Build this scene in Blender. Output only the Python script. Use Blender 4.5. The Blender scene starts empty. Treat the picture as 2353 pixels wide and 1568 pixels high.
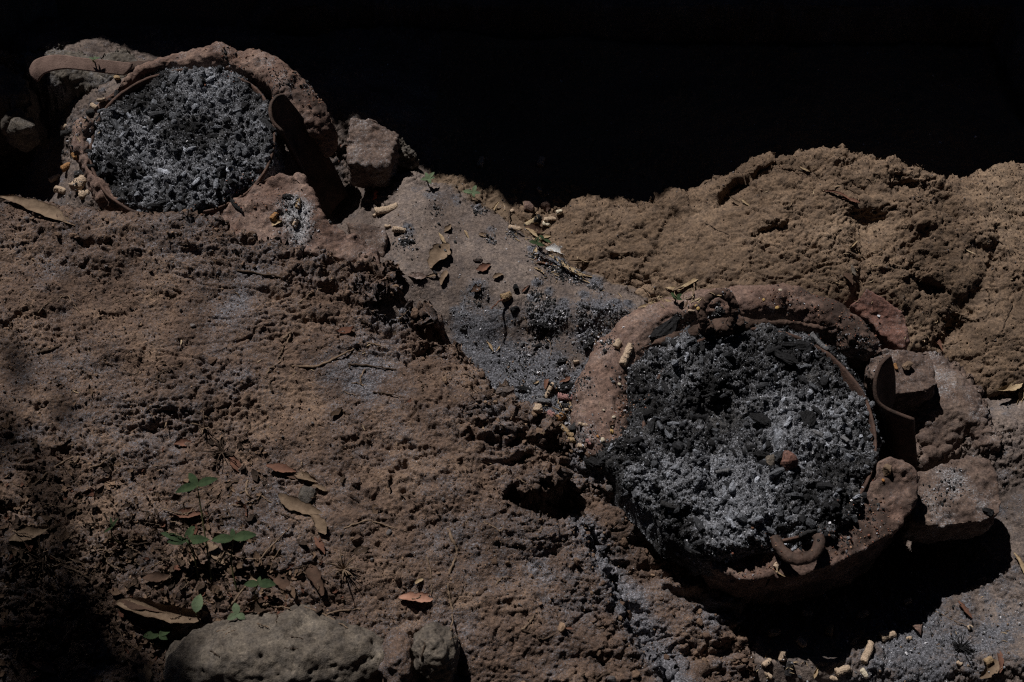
import bpy, bmesh, math, random
import numpy as np
from mathutils import Vector, Matrix

# ------------------------------------------------------------------ camera, sky, sun, exposure
SC = bpy.context.scene
COL = SC.collection
H = 2.10
FPX = 3268.0                      # focal length in pixels of the 2353-wide sheet of measurements
cam_d = bpy.data.cameras.new('camera'); cam = bpy.data.objects.new('camera', cam_d); COL.objects.link(cam)
cam.location = (0, 0, H); cam.rotation_euler = (math.radians(30), 0, 0)
cam_d.lens = 50; cam_d.sensor_width = 36; cam_d.clip_end = 400; cam_d.clip_start = 0.02
cam_d.dof.use_dof = True; cam_d.dof.focus_distance = 2.36; cam_d.dof.aperture_fstop = 5.6
SC.camera = cam
SUN_EL, SUN_AZ = 52.0, 30.0       # the light travels towards the camera and to the right
ce, se = math.cos(math.radians(SUN_EL)), math.sin(math.radians(SUN_EL))
LD = Vector((ce*math.sin(math.radians(SUN_AZ)), -ce*math.cos(math.radians(SUN_AZ)), -se))
w = bpy.data.worlds.new('World'); SC.world = w; w.use_nodes = True
nt = w.node_tree; bg = nt.nodes['Background']
sky = nt.nodes.new('ShaderNodeTexSky'); sky.sky_type = 'NISHITA'; sky.sun_disc = False
sky.sun_elevation = math.radians(SUN_EL); sky.sun_rotation = math.radians(-SUN_AZ)
sky.altitude = 2200; sky.air_density = 0.28; sky.dust_density = 0.0; sky.ozone_density = 1.0
nt.links.new(sky.outputs[0], bg.inputs[0]); bg.inputs[1].default_value = 0.05
sun_d = bpy.data.lights.new('sun', 'SUN'); sun = bpy.data.objects.new('sun', sun_d); COL.objects.link(sun)
sun_d.energy = 5.0; sun_d.angle = math.radians(0.53); sun_d.color = (1.0, 0.95, 0.88)
sun.rotation_euler = LD.to_track_quat('-Z', 'Y').to_euler()
SC.view_settings.view_transform = 'Standard'; SC.view_settings.look = 'None'; SC.view_settings.gamma = 1
SC.view_settings.exposure = -0.30
SC.render.engine = 'CYCLES'
SC.cycles.use_denoising = False; SC.cycles.filter_width = 1.15; SC.cycles.max_bounces = 3; SC.cycles.diffuse_bounces = 2

rng = np.random.default_rng(7); random.seed(7)

# ------------------------------------------------------------------ measuring
C60, S60 = math.cos(math.radians(60)), math.sin(math.radians(60))
def ray(px, py):
    u = (px-1176.5)/FPX; v = -(py-784)/FPX
    return Vector((u, C60+v*S60, -S60+v*C60))
def P(px, py, z):
    d = ray(px, py); t = (z-H)/d.z
    return Vector((0, 0, H)) + d*t
def Ps(l): return [P(*q) for q in l]

# ------------------------------------------------------------------ noise (numpy)
def _h(ix, iy, iz, s):
    n = (ix*374761393 + iy*668265263 + iz*2147483647 + s*1274126177) & 0xFFFFFFFF
    n = ((n ^ (n >> 13))*1274126177) & 0xFFFFFFFF
    n = ((n ^ (n >> 15))*2246822519) & 0xFFFFFFFF
    return ((n ^ (n >> 16)) & 0xFFFFFF)/float(0xFFFFFF)
def vn(p, s=0):
    i = np.floor(p).astype(np.int64); f = p-i; f = f*f*f*(f*(f*6-15)+10)
    x, y, z = i[:, 0], i[:, 1], i[:, 2]; fx, fy, fz = f[:, 0], f[:, 1], f[:, 2]
    r = 0
    for dx in (0, 1):
        for dy in (0, 1):
            for dz in (0, 1):
                wgt = (fx if dx else 1-fx)*(fy if dy else 1-fy)*(fz if dz else 1-fz)
                r = r + wgt*_h(x+dx, y+dy, z+dz, s)
    return r*2-1
def fbm(p, freq, octv=4, s=0, gain=.5):
    a = 1; r = 0; q = p*freq
    for o in range(octv):
        r = r + a*vn(q+o*17.3, s+o); q = q*2.03; a *= gain
    return r
def worley(p, freq, s=0, three=False):
    q = p*freq; i = np.floor(q).astype(np.int64)
    best = np.full(len(p), 9.0); rid = np.zeros(len(p))
    zs = (-1, 0, 1) if three else (0,)
    if not three:
        q = q.copy(); q[:, 2] = .5; i = np.floor(q).astype(np.int64)
    for dx in (-1, 0, 1):
        for dy in (-1, 0, 1):
            for dz in zs:
                c = i+np.array([dx, dy, dz]); X, Y, Z = c[:, 0], c[:, 1], c[:, 2]
                o = np.stack([_h(X, Y, Z, s+1), _h(X, Y, Z, s+2), _h(X, Y, Z, s+3) if three else np.full(len(X), .5)], 1)
                d = np.sqrt(((c+o-q)**2).sum(1)); k = d < best
                best = np.where(k, d, best); rid = np.where(k, _h(X, Y, Z, s+4), rid)
    return best, rid
def facet(p, freq, s=0, warp=.25):
    """broken planes: each cell of the surface tilts its own way, with a thin crack between cells"""
    q = p*freq; q = q+warp*np.stack([fbm(p, freq*1.7, 3, s+5), fbm(p, freq*1.7, 3, s+9), np.zeros(len(p))], 1); q[:, 2] = .5; i = np.floor(q).astype(np.int64)
    b1 = np.full(len(p), 9.0); b2 = np.full(len(p), 9.0); val = np.zeros(len(p))
    for dx in (-1, 0, 1):
        for dy in (-1, 0, 1):
            X, Y, Z = i[:, 0]+dx, i[:, 1]+dy, i[:, 2]; ox, oy = q[:, 0]-X-_h(X, Y, Z, s+1), q[:, 1]-Y-_h(X, Y, Z, s+2)
            d = np.hypot(ox, oy); k = d < b1
            v = ((_h(X, Y, Z, s+3)-.5)*ox+(_h(X, Y, Z, s+4)-.5)*oy)*1.6+(_h(X, Y, Z, s+6)-.5)*.7
            b2 = np.where(k, b1, np.minimum(b2, d)); val = np.where(k, v, val); b1 = np.where(k, d, b1)
    return val, np.exp(-((b2-b1)/.05)**2)
def clods(p, freq, size, s=0, three=False):
    """rounded lumps of uneven size scattered over a surface, 0..1"""
    f, r = worley(p, freq, s, three)
    rad = size*(.25+.75*r)
    t = np.clip(1-(f/rad)**2, 0, 1)
    return np.sqrt(t)*rad
def ridged(V, f, s, wd=.05): return np.exp(-(fbm(V, f, 4, s)/wd)**2)
def sstep(a, b, x):
    t = np.clip((x-a)/(b-a), 0, 1); return t*t*(3-2*t)

# ------------------------------------------------------------------ materials
def newmat(name):
    m = bpy.data.materials.new(name); m.use_nodes = True; nt = m.node_tree
    b = nt.nodes['Principled BSDF']; b.inputs['Roughness'].default_value = .95
    b.inputs['Specular IOR Level'].default_value = .15
    return m, nt, b
def node(nt, t, **k):
    n = nt.nodes.new(t)
    for a, v in k.items(): setattr(n, a, v)
    return n
def noise_node(nt, scale, detail=6, rough=.6, co=None):
    n = node(nt, 'ShaderNodeTexNoise'); n.inputs['Scale'].default_value = scale
    n.inputs['Detail'].default_value = detail; n.inputs['Roughness'].default_value = rough
    if co is not None: nt.links.new(co, n.inputs['Vector'])
    return n
def ramp(nt, src, stops):
    r = node(nt, 'ShaderNodeValToRGB'); e = r.color_ramp.elements
    while len(e) < len(stops): e.new(.5)
    for i, (p, c) in enumerate(stops):
        e[i].position = p; e[i].color = (*c, 1) if len(c) == 3 else c
    nt.links.new(src, r.inputs[0]); return r
def mixc(nt, fac, a, b, mode='MIX'):
    m = node(nt, 'ShaderNodeMix', data_type='RGBA', blend_type=mode)
    for sock, v in ((m.inputs['Factor'], fac), (m.inputs['A'], a), (m.inputs['B'], b)):
        if isinstance(v, bpy.types.NodeSocket): nt.links.new(v, sock)
        elif isinstance(v, (int, float)): sock.default_value = v
        else: sock.default_value = (*v, 1)
    return m.outputs['Result']
def bump(nt, b, src, dist, strength=1.0, prev=None):
    n = node(nt, 'ShaderNodeBump'); n.inputs['Distance'].default_value = dist; n.inputs['Strength'].default_value = strength
    nt.links.new(src, n.inputs['Height'])
    if prev is not None: nt.links.new(prev, n.inputs['Normal'])
    nt.links.new(n.outputs[0], b.inputs['Normal']); return n.outputs[0]
def earth(name, dark, mid, light, ash=(.26, .26, .28), ashgrain=420, ash_base=0.0, bumpd=.0022, scale=9, speck=.5, stain=None):
    """dusty soil / stone: three tones by noise, fine grain with painted pale glints, grey ash dust where the vertex layer 'ash' says so"""
    m, nt, b = newmat(name)
    co = node(nt, 'ShaderNodeTexCoord').outputs['Object']
    big = noise_node(nt, scale, 5, .6, co); c = ramp(nt, big.outputs[0], [(.34, dark), (.5, mid), (.66, light)]).outputs[0]
    g = noise_node(nt, 260, 3, .7, co); gr = ramp(nt, g.outputs[0], [(.33, (.38, .38, .40)), (.48, (.95, .95, .95)), (.58, (1.1, 1.1, 1.1)), (.7, (1.9, 1.85, 1.8))]).outputs[0]  # pale end of the grain paints small sunlit glints into the colour
    c = mixc(nt, .8, c, gr, 'MULTIPLY')
    md = noise_node(nt, 60, 4, .65, co); mr = ramp(nt, md.outputs[0], [(.35, (.7, .7, .72)), (.6, (1.12, 1.08, 1.02))]).outputs[0]
    c = mixc(nt, .8, c, mr, 'MULTIPLY')
    at = node(nt, 'ShaderNodeAttribute'); at.attribute_name = 'ash'
    an = noise_node(nt, ashgrain, 4, .8, co); a2 = noise_node(nt, 24, 4, .7, co)
    s1 = node(nt, 'ShaderNodeMath', operation='MULTIPLY_ADD'); nt.links.new(an.outputs[0], s1.inputs[0]); s1.inputs[1].default_value = 1.6; s1.inputs[2].default_value = -1.35+ash_base
    s2 = node(nt, 'ShaderNodeMath', operation='MULTIPLY_ADD'); nt.links.new(a2.outputs[0], s2.inputs[0]); s2.inputs[1].default_value = .9; nt.links.new(s1.outputs[0], s2.inputs[2])
    s3 = node(nt, 'ShaderNodeMath', operation='ADD'); nt.links.new(s2.outputs[0], s3.inputs[0]); nt.links.new(at.outputs['Fac'], s3.inputs[1])
    mp = node(nt, 'ShaderNodeMapRange'); nt.links.new(s3.outputs[0], mp.inputs[0]); mp.inputs[1].default_value = .02; mp.inputs[2].default_value = .34
    asht = ramp(nt, noise_node(nt, 330, 3, .8, co).outputs[0], [(.36, tuple(v*.28 for v in ash)), (.52, ash), (.60, tuple(v*1.5 for v in ash)), (.70, tuple(v*3.2 for v in ash))]).outputs[0]  # ash tones; the brightest specks also stand in for sunlit sparkle
    c = mixc(nt, mp.outputs[0], c, asht)
    if stain:                                     # a second vertex layer: scorched / reddened clay
        st = node(nt, 'ShaderNodeAttribute'); st.attribute_name = 'stain'; c = mixc(nt, st.outputs['Fac'], c, stain)
    nt.links.new(c, b.inputs['Base Color'])
    n1 = bump(nt, b, noise_node(nt, 150, 8, .75, co).outputs[0], bumpd)
    vo = node(nt, 'ShaderNodeTexVoronoi'); vo.inputs['Scale'].default_value = 420; nt.links.new(co, vo.inputs['Vector'])
    bump(nt, b, vo.outputs[0], -bumpd*.35, speck, n1)
    return m
def attrmat(name, rough=.9, grain=500, bumpd=.0012, spec=.2, lo=.55, hi=1.4):
    """colour from the face-corner layer 'col' (a different tone for each piece), broken up by grain"""
    m, nt, b = newmat(name); b.inputs['Roughness'].default_value = rough; b.inputs['Specular IOR Level'].default_value = spec
    co = node(nt, 'ShaderNodeTexCoord').outputs['Object']
    a = node(nt, 'ShaderNodeAttribute'); a.attribute_name = 'col'
    g = ramp(nt, noise_node(nt, grain, 4, .75, co).outputs[0], [(.33, (lo,)*3), (.5, (1,)*3), (.68, (hi,)*3)]).outputs[0]
    nt.links.new(mixc(nt, 1.0, a.outputs[0], g, 'MULTIPLY'), b.inputs['Base Color'])
    bump(nt, b, noise_node(nt, grain*.7, 6, .75, co).outputs[0], bumpd)
    return m
def plain(name, c1, c2, scale=60, rough=.85, bumpd=.001, spec=.2, trans=0, bscale=None):
    m, nt, b = newmat(name); b.inputs['Roughness'].default_value = rough; b.inputs['Specular IOR Level'].default_value = spec
    co = node(nt, 'ShaderNodeTexCoord').outputs['Object']
    c = ramp(nt, noise_node(nt, scale, 6, .7, co).outputs[0], [(.36, c1), (.62, c2)]).outputs[0]
    nt.links.new(c, b.inputs['Base Color'])
    bump(nt, b, noise_node(nt, bscale or scale*4, 6, .7, co).outputs[0], bumpd)
    if trans: b.inputs['Transmission Weight'].default_value = trans
    return m

M = {}
M['bank'] = earth('bank_earth', (.088, .061, .049), (.141, .097, .077), (.217, .152, .116), ash_base=.16, ash=(.15, .15, .172), bumpd=.0038)
M['ground'] = earth('gully_earth', (.098, .078, .071), (.140, .114, .105), (.195, .162, .150), ash_base=.11, speck=.5, ash=(.11, .112, .130), bumpd=.0024, stain=(.155, .110, .076))
M['rock'] = earth('brown_rock', (.098, .069, .050), (.158, .113, .083), (.222, .163, .120), ash_base=-.10, bumpd=.0016, scale=7, ash=(.19, .18, .17))
M['grey_rock'] = earth('grey_rock', (.065, .058, .052), (.105, .093, .082), (.16, .142, .125), ash_base=.05, ash=(.2, .2, .22))
M['clay'] = earth('fired_clay', (.11, .070, .058), (.165, .112, .096), (.225, .162, .14), ash_base=.0, bumpd=.0018, scale=14, stain=(.035, .025, .022))
M['red_brick'] = earth('red_brick_clay', (.12, .062, .052), (.17, .092, .077), (.20, .125, .106), ash_base=.0, scale=22, bumpd=.0012)
M['grey_brick'] = earth('grey_brick_clay', (.085, .060, .052), (.128, .094, .082), (.175, .135, .118), ash_base=.05, scale=20, bumpd=.0014)
M['stone'] = earth('pale_stone', (.075, .064, .056), (.122, .106, .092), (.175, .154, .134), ash_base=-.3, scale=18, bumpd=.002)
M['ashbed'] = earth('ash_bed', (.010, .010, .011), (.028, .028, .030), (.08, .08, .085), ash=(.17, .175, .198), ash_base=.05, scale=20, ashgrain=330, bumpd=.004)
M['char'] = attrmat('charred_bits', .85, 520, .0018, .25, .18, 2.4)
M['crumb'] = attrmat('soil_crumb', .95, 300, .0015, .1, .6, 1.35)
M['cob'] = attrmat('cob', .9, 380, .0012, .15, .6, 1.25)
M['coal'] = plain('charcoal', (.004, .004, .005), (.030, .030, .034), 320, .8, .004, .25)
M['ring'] = plain('ring_iron', (.038, .025, .020), (.095, .062, .050), 50, .85, .0012, .15, bscale=300)
M['pan'] = plain('scorched_iron', (.035, .02, .016), (.105, .06, .046), 40, .75, .0012, .3, bscale=300)
M['pandark'] = plain('sooty_iron', (.028, .019, .016), (.075, .045, .035), 60, .75, .0012, .3)
M['dusty'] = plain('dusty_iron', (.14, .095, .082), (.21, .145, .125), 60, .9, .001, .1, bscale=400)
M['twig'] = plain('twig_bark', (.09, .06, .04), (.19, .13, .085), 120, .9, .001)
M['straw'] = plain('dry_husk', (.20, .135, .08), (.40, .31, .20), 110, .8, .0006, .2)
M['leaf_tan'] = plain('dry_leaf_tan', (.10, .068, .045), (.21, .15, .105), 45, .8, .0008, .2)
M['leaf_red'] = plain('dry_leaf_red', (.085, .040, .028), (.17, .085, .058), 45, .8, .0008, .2)
M['leaf_dark'] = plain('dry_leaf_dark', (.045, .028, .021), (.10, .060, .043), 45, .85, .0008, .15)
M['leaf_pink'] = plain('dry_leaf_pink', (.26, .13, .09), (.38, .21, .155), 60, .8, .0006, .2)
M['green'] = plain('green_leaf', (.020, .036, .017), (.042, .064, .030), 60, .85, .0012, .12)
M['palegreen'] = plain('pale_green_leaf', (.07, .10, .06), (.11, .145, .085), 60, .85, .0012, .12)
M['stem'] = plain('green_stem', (.05, .06, .025), (.11, .10, .045), 60, .7, .0004, .2)
M['wood'] = plain('dark_blocker_wood', (.012, .009, .007), (.03, .022, .017), 6, .95, .004, .05)  # near-black so the unseen walls and roofs bounce little light

# ------------------------------------------------------------------ mesh helpers
def arr_mesh(name, V, F, mat=None, smooth=True, attrs=None):
    """F: (n,3) or (n,4) int array"""
    V = np.asarray(V, np.float32); F = np.asarray(F, np.int32)
    me = bpy.data.meshes.new(name); k = F.shape[1]
    me.vertices.add(len(V)); me.vertices.foreach_set('co', V.ravel())
    me.loops.add(F.size); me.loops.foreach_set('vertex_index', F.ravel())
    me.polygons.add(len(F)); me.polygons.foreach_set('loop_start', np.arange(0, F.size, k, dtype=np.int32))
    me.polygons.foreach_set('loop_total', np.full(len(F), k, np.int32))
    me.update(calc_edges=True)
    me.polygons.foreach_set('use_smooth', np.full(len(F), smooth))
    for an, av in (attrs or {}).items():
        if av.ndim == 1:
            a = me.attributes.new(an, 'FLOAT', 'POINT'); a.data.foreach_set('value', av.astype(np.float32))
        else:
            a = me.attributes.new(an, 'FLOAT_COLOR', 'POINT')
            c4 = np.concatenate([av, np.ones((len(av), 1))], 1).astype(np.float32); a.data.foreach_set('color', c4.ravel())
    if mat: me.materials.append(mat)
    return me
def link(name, me, parent=None):
    o = bpy.data.objects.new(name, me); COL.objects.link(o)
    if parent: o.parent = parent
    return o
def tag(o, label=None, cat=None, group=None, kind=None):
    if label: o['label'] = label
    if cat: o['category'] = cat
    if group: o['group'] = group
    if kind: o['kind'] = kind
    return o
def thing(name, loc, label, cat, group=None):
    o = bpy.data.objects.new(name, None); COL.objects.link(o); o.location = loc; o.empty_display_size = .02
    return tag(o, label, cat, group)
def recenter(o):
    """put the origin of a top-level mesh at its base"""
    me = o.data; n = len(me.vertices); co = np.empty(n*3, np.float32); me.vertices.foreach_get('co', co); co = co.reshape(-1, 3)
    c = np.array([(co[:, 0].min()+co[:, 0].max())/2, (co[:, 1].min()+co[:, 1].max())/2, co[:, 2].min()], np.float32)
    me.vertices.foreach_set('co', (co-c).ravel()); me.update(); o.location = Vector(c.tolist()); return o
def adopt(o, root):
    """parent a mesh built in world coordinates under a thing whose origin is elsewhere"""
    o.parent = root; o.matrix_parent_inverse = Matrix.Translation(-root.location); return o

def tps(pts, X, Y, lam=1e-4):
    p = np.array([[q.x, q.y, q.z] for q in pts]); n = len(p)
    def phi(r2): return r2*np.log(r2+1e-9)*.5
    d2 = ((p[:, None, :2]-p[None, :, :2])**2).sum(2); K = phi(d2)+lam*np.eye(n)
    Q = np.hstack([np.ones((n, 1)), p[:, :2]]); A = np.zeros((n+3, n+3)); A[:n, :n] = K; A[:n, n:] = Q; A[n:, :n] = Q.T
    sol = np.linalg.solve(A, np.concatenate([p[:, 2], [0, 0, 0]]))
    r = sol[n]+sol[n+1]*X+sol[n+2]*Y
    for i in range(n): r = r+sol[i]*phi((X-p[i, 0])**2+(Y-p[i, 1])**2)
    return r
def poly_sd(poly, X, Y):
    """signed distance, positive inside"""
    n = len(poly); d = np.full(X.shape, 1e9); ins = np.zeros(X.shape, bool)
    for i in range(n):
        ax, ay = poly[i][0], poly[i][1]; bx, by = poly[(i+1) % n][0], poly[(i+1) % n][1]
        ex, ey = bx-ax, by-ay; t = np.clip(((X-ax)*ex+(Y-ay)*ey)/(ex*ex+ey*ey+1e-12), 0, 1)
        d = np.minimum(d, np.hypot(X-ax-t*ex, Y-ay-t*ey))
        c = ((ay > Y) != (by > Y)) & (X < (bx-ax)*(Y-ay)/(by-ay+1e-12)+ax); ins ^= c
    return np.where(ins, d, -d)
def line_d(path, X, Y):
    d = np.full(X.shape, 1e9)
    for a, b in zip(path[:-1], path[1:]):
        ex, ey = b[0]-a[0], b[1]-a[1]; t = np.clip(((X-a[0])*ex+(Y-a[1])*ey)/(ex*ex+ey*ey+1e-12), 0, 1)
        d = np.minimum(d, np.hypot(X-a[0]-t*ex, Y-a[1]-t*ey))
    return d

LAYERS = {}
def layer(name, outline, pts, mat, step=.0018, edge_w=.03, drop=.25, edge_noise=.012, sculpt=None, detail=None, ash=None, extent=None, clampz=(-.3, .3), stain=None):
    """A lump of terrain: height from measured points, steep irregular flanks where the outline ends,
    then true 3-D displacement along the normal so that the flanks crumble too."""
    ol = Ps(outline) if outline else None
    allp = Ps(pts)+(ol if ol else [])
    if extent: x0, x1, y0, y1 = extent
    else:
        xs = [p.x for p in ol]; ys = [p.y for p in ol]; x0, x1, y0, y1 = min(xs)-edge_w, max(xs)+edge_w, min(ys)-edge_w, max(ys)+edge_w
    nx, ny = int((x1-x0)/step)+1, int((y1-y0)/step)+1
    gx, gy = np.meshgrid(np.linspace(x0, x1, nx), np.linspace(y0, y1, ny)); X, Y = gx.ravel(), gy.ravel()
    Z = np.clip(tps(allp, X, Y), *clampz)
    p = np.stack([X, Y, np.zeros_like(X)], 1)
    sd = np.full(X.shape, 1.0)
    if ol:
        sd = poly_sd(ol, X, Y)+edge_noise*fbm(p, 22, 4, 3)+edge_noise*.5*fbm(p, 90, 3, 9)
        t = np.clip(-sd/edge_w, 0, 1); Z = Z-drop*t**.8
        Z = Z-.010*np.clip(1-sd/.02, 0, 1)**2*(sd > 0)
    if sculpt: Z = sculpt(X, Y, Z, p)
    Zg = Z.reshape(ny, nx); dzy, dzx = np.gradient(Zg, (y1-y0)/(ny-1), (x1-x0)/(nx-1))
    N = np.stack([-dzx.ravel(), -dzy.ravel(), np.ones(nx*ny)], 1); N /= np.linalg.norm(N, axis=1)[:, None]
    V = np.stack([X, Y, Z], 1)
    if detail: V = V+N*detail(V, sd, N)[:, None]
    idx = np.arange(nx*ny).reshape(ny, nx)
    F = np.stack([idx[:-1, :-1], idx[:-1, 1:], idx[1:, 1:], idx[1:, :-1]], -1).reshape(-1, 4)
    if ol:
        keep = (sd > -edge_w*1.0); F = F[keep[F].any(1)]
    A = ash(V, sd) if ash else np.zeros(len(V))
    used = np.zeros(len(V), bool); used[F.ravel()] = True; rm = np.cumsum(used)-1
    V2 = V[used]; F = rm[F]; N = N[used]; sd2 = sd[used]
    att = {'ash': A[used]}
    if stain: att['stain'] = stain(V2)
    o = link(name, arr_mesh(name, V2, F, mat, True, att))
    LAYERS[name] = (V2, N, sd2, A[used]); return o

# ------------------------------------------------------------------ little solid pieces, many to one mesh ("stuff")
def ico(sub):
    bm = bmesh.new(); bmesh.ops.create_icosphere(bm, subdivisions=sub, radius=1)
    v = np.array([x.co[:] for x in bm.verts]); f = np.array([[x.index for x in q.verts] for q in bm.faces]); bm.free(); return v, f
ICO1, ICO2, ICO3, ICO4 = ico(1), ico(2), ico(3), ico(4)
def chunk_var(base, k, rough=.35, flat=.75):
    v, f = base; out = []
    for i in range(k):
        d = 1+rough*vn(v*1.3+i*9.1, i)+rough*.5*vn(v*3.1+i*5, i+50)
        q = v*d[:, None]
        for _ in range(4):                        # broken facets
            n = rng.normal(size=3); n /= np.linalg.norm(n); c = rng.uniform(.45, .8); e = q@n; q = q-np.maximum(e-c, 0)[:, None]*n
        q = q*np.array([1, rng.uniform(.6, 1), rng.uniform(.45, flat)]); out.append(q)
    return out, f
def rods(k, seg=8, rings=6, ribs=True):
    out = []
    for i in range(k):
        V = []
        for r in range(rings):
            t = r/(rings-1); x = (t-.5)*2
            rad = .36*(1-.25*abs(x)**2)*(1+(.12 if ribs and r % 2 else 0))
            for s in range(seg):
                a = 2*math.pi*s/seg; jit = 1+.15*rng.normal(); V.append((x, rad*math.cos(a)*jit, rad*math.sin(a)*jit+.12*math.sin(x*2+i)))
        V.append((-1.02, 0, 0)); V.append((1.02, 0, 0)); out.append(np.array(V))
    F = []
    for r in range(rings-1):
        for s in range(seg):
            a, b = r*seg+s, r*seg+(s+1) % seg; F += [(a, b, b+seg), (a, b+seg, a+seg)]
    c0, c1 = rings*seg, rings*seg+1
    for s in range(seg): F.append((c0, (s+1) % seg, s)); F.append((c1, (rings-1)*seg+s, (rings-1)*seg+(s+1) % seg))
    return out, np.array(F)
def randrot(n, tilt=1.0):
    a = rng.uniform(0, 2*math.pi, n); b = rng.normal(size=n)*tilt; c = rng.normal(size=n)*tilt
    ca, sa, cb, sb, cc, sc = np.cos(a), np.sin(a), np.cos(b), np.sin(b), np.cos(c), np.sin(c)
    z = np.zeros(n); o = np.ones(n)
    Rz = np.stack([ca, -sa, z, sa, ca, z, z, z, o], 1).reshape(-1, 3, 3)
    Ry = np.stack([cb, z, sb, z, o, z, -sb, z, cb], 1).reshape(-1, 3, 3)
    Rx = np.stack([o, z, z, z, cc, -sc, z, sc, cc], 1).reshape(-1, 3, 3)
    return Rz@Ry@Rx
def scatter(name, sets, mat, smooth=False, kind='stuff', label=None, cat=None, parent=None):
    """sets: list of (variants, faces, positions, sizes, colours, tilt)"""
    VV, FF, CC = [], [], []; off = 0
    for var, f, pos, size, colr, tilt in sets:
        n = len(pos)
        if n == 0: continue
        R = randrot(n, tilt); pick = rng.integers(0, len(var), n)
        B = np.stack(var)[pick]; V = np.einsum('nij,nkj->nki', R, B)*size[:, None, None]+pos[:, None, :]
        k = V.shape[1]; VV.append(V.reshape(-1, 3)); CC.append(np.repeat(colr, k, 0))
        FF.append((f[None]+(off+np.arange(n)*k)[:, None, None]).reshape(-1, 3)); off += n*k
    me = arr_mesh(name, np.concatenate(VV), np.concatenate(FF), mat, smooth, {'col': np.concatenate(CC)})
    o = link(name, me, parent); tag(o, label, cat, None, kind); return o
CH1, CF1 = chunk_var(ICO1, 14); CH2, CF2 = chunk_var(ICO2, 14); RD, RF = rods(10)
def on_layer(name, n, mask=None, sink=.3, size=None, smooth_norm=True):
    V, N, sd, A = LAYERS[name]
    wgt = np.ones(len(V)) if mask is None else np.clip(mask(V, sd, A), 0, None)
    i = rng.choice(len(V), n, p=wgt/wgt.sum()); return V[i], N[i]
def tones(n, cols, probs, jit=.18):
    c = np.array(cols)[rng.choice(len(cols), n, p=np.array(probs)/sum(probs))]
    return np.clip(c*(1+jit*rng.normal(size=(n, 1))), .004, .8)
def powsize(n, lo, hi, a=2.2):
    u = rng.uniform(size=n); return lo*(1-u*(1-(lo/hi)**a))**(-1/a)

# ------------------------------------------------------------------ solids grown from rough blocks (voxel union, then worn)
def prism(top, h, spread=0.0, lean=(0, 0)):
    """top polygon (world points, counter-clockwise or not) pulled down by h"""
    c = sum(top, Vector())/len(top); n = len(top)
    bot = [c+(p-c)*(1+spread)+Vector((lean[0], lean[1], 0)) for p in top]
    bot = [Vector((p.x, p.y, p.z-h)) for p in bot]
    V = list(top)+bot+[c, sum(bot, Vector())/n]; F = []
    for i in range(n):
        j = (i+1) % n; F += [(i, j, 2*n), (i+n, i, j+n), (i, j, j+n), (j+n, i+n, 2*n+1)]
    return V, F
def sweep(path, rw, rh, seg=12, power=1.0):
    """tube along world points; rw, rh: half widths (level / upright) per point"""
    n = len(path); V, F = [], []
    if not hasattr(rw, '__len__'): rw = [rw]*n
    if not hasattr(rh, '__len__'): rh = [rh]*n
    for i, p in enumerate(path):
        t = (path[min(i+1, n-1)]-path[max(i-1, 0)]).normalized()
        s = t.cross(Vector((0, 0, 1)))
        if s.length < 1e-3: s = Vector((1, 0, 0))
        s.normalize(); u = s.cross(t).normalized()
        for k in range(seg):
            a = 2*math.pi*k/seg; V.append(p+s*(rw[i]*math.cos(a))+u*(rh[i]*math.sin(a)))
    for i in range(n-1):
        for k in range(seg):
            a, b = i*seg+k, i*seg+(k+1) % seg; F += [(a, b, b+seg), (a, b+seg, a+seg)]
    c0 = len(V); V += [path[0], path[-1]]
    for k in range(seg): F.append((c0, (k+1) % seg, k)); F.append((c0+1, (n-1)*seg+k, (n-1)*seg+(k+1) % seg))
    return V, F
def cat_rom(path, k=6):
    """smooth a list of vectors / tuples"""
    a = [np.array(p, float) for p in path]; out = []
    for i in range(len(a)-1):
        p0, p1, p2, p3 = a[max(i-1, 0)], a[i], a[i+1], a[min(i+2, len(a)-1)]
        for j in range(k):
            t = j/k; out.append(.5*((2*p1)+(-p0+p2)*t+(2*p0-5*p1+4*p2-p3)*t*t+(-p0+3*p1-3*p2+p3)*t**3))
    out.append(a[-1]); return out
def ellipsoid(c, r, rot=0):
    v, f = ICO2; ca, sa = math.cos(rot), math.sin(rot); q = v*np.array(r)
    q = np.stack([q[:, 0]*ca-q[:, 1]*sa, q[:, 0]*sa+q[:, 1]*ca, q[:, 2]], 1)+np.array(c)
    return [Vector(x) for x in q.tolist()], [tuple(x) for x in f.tolist()]
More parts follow.
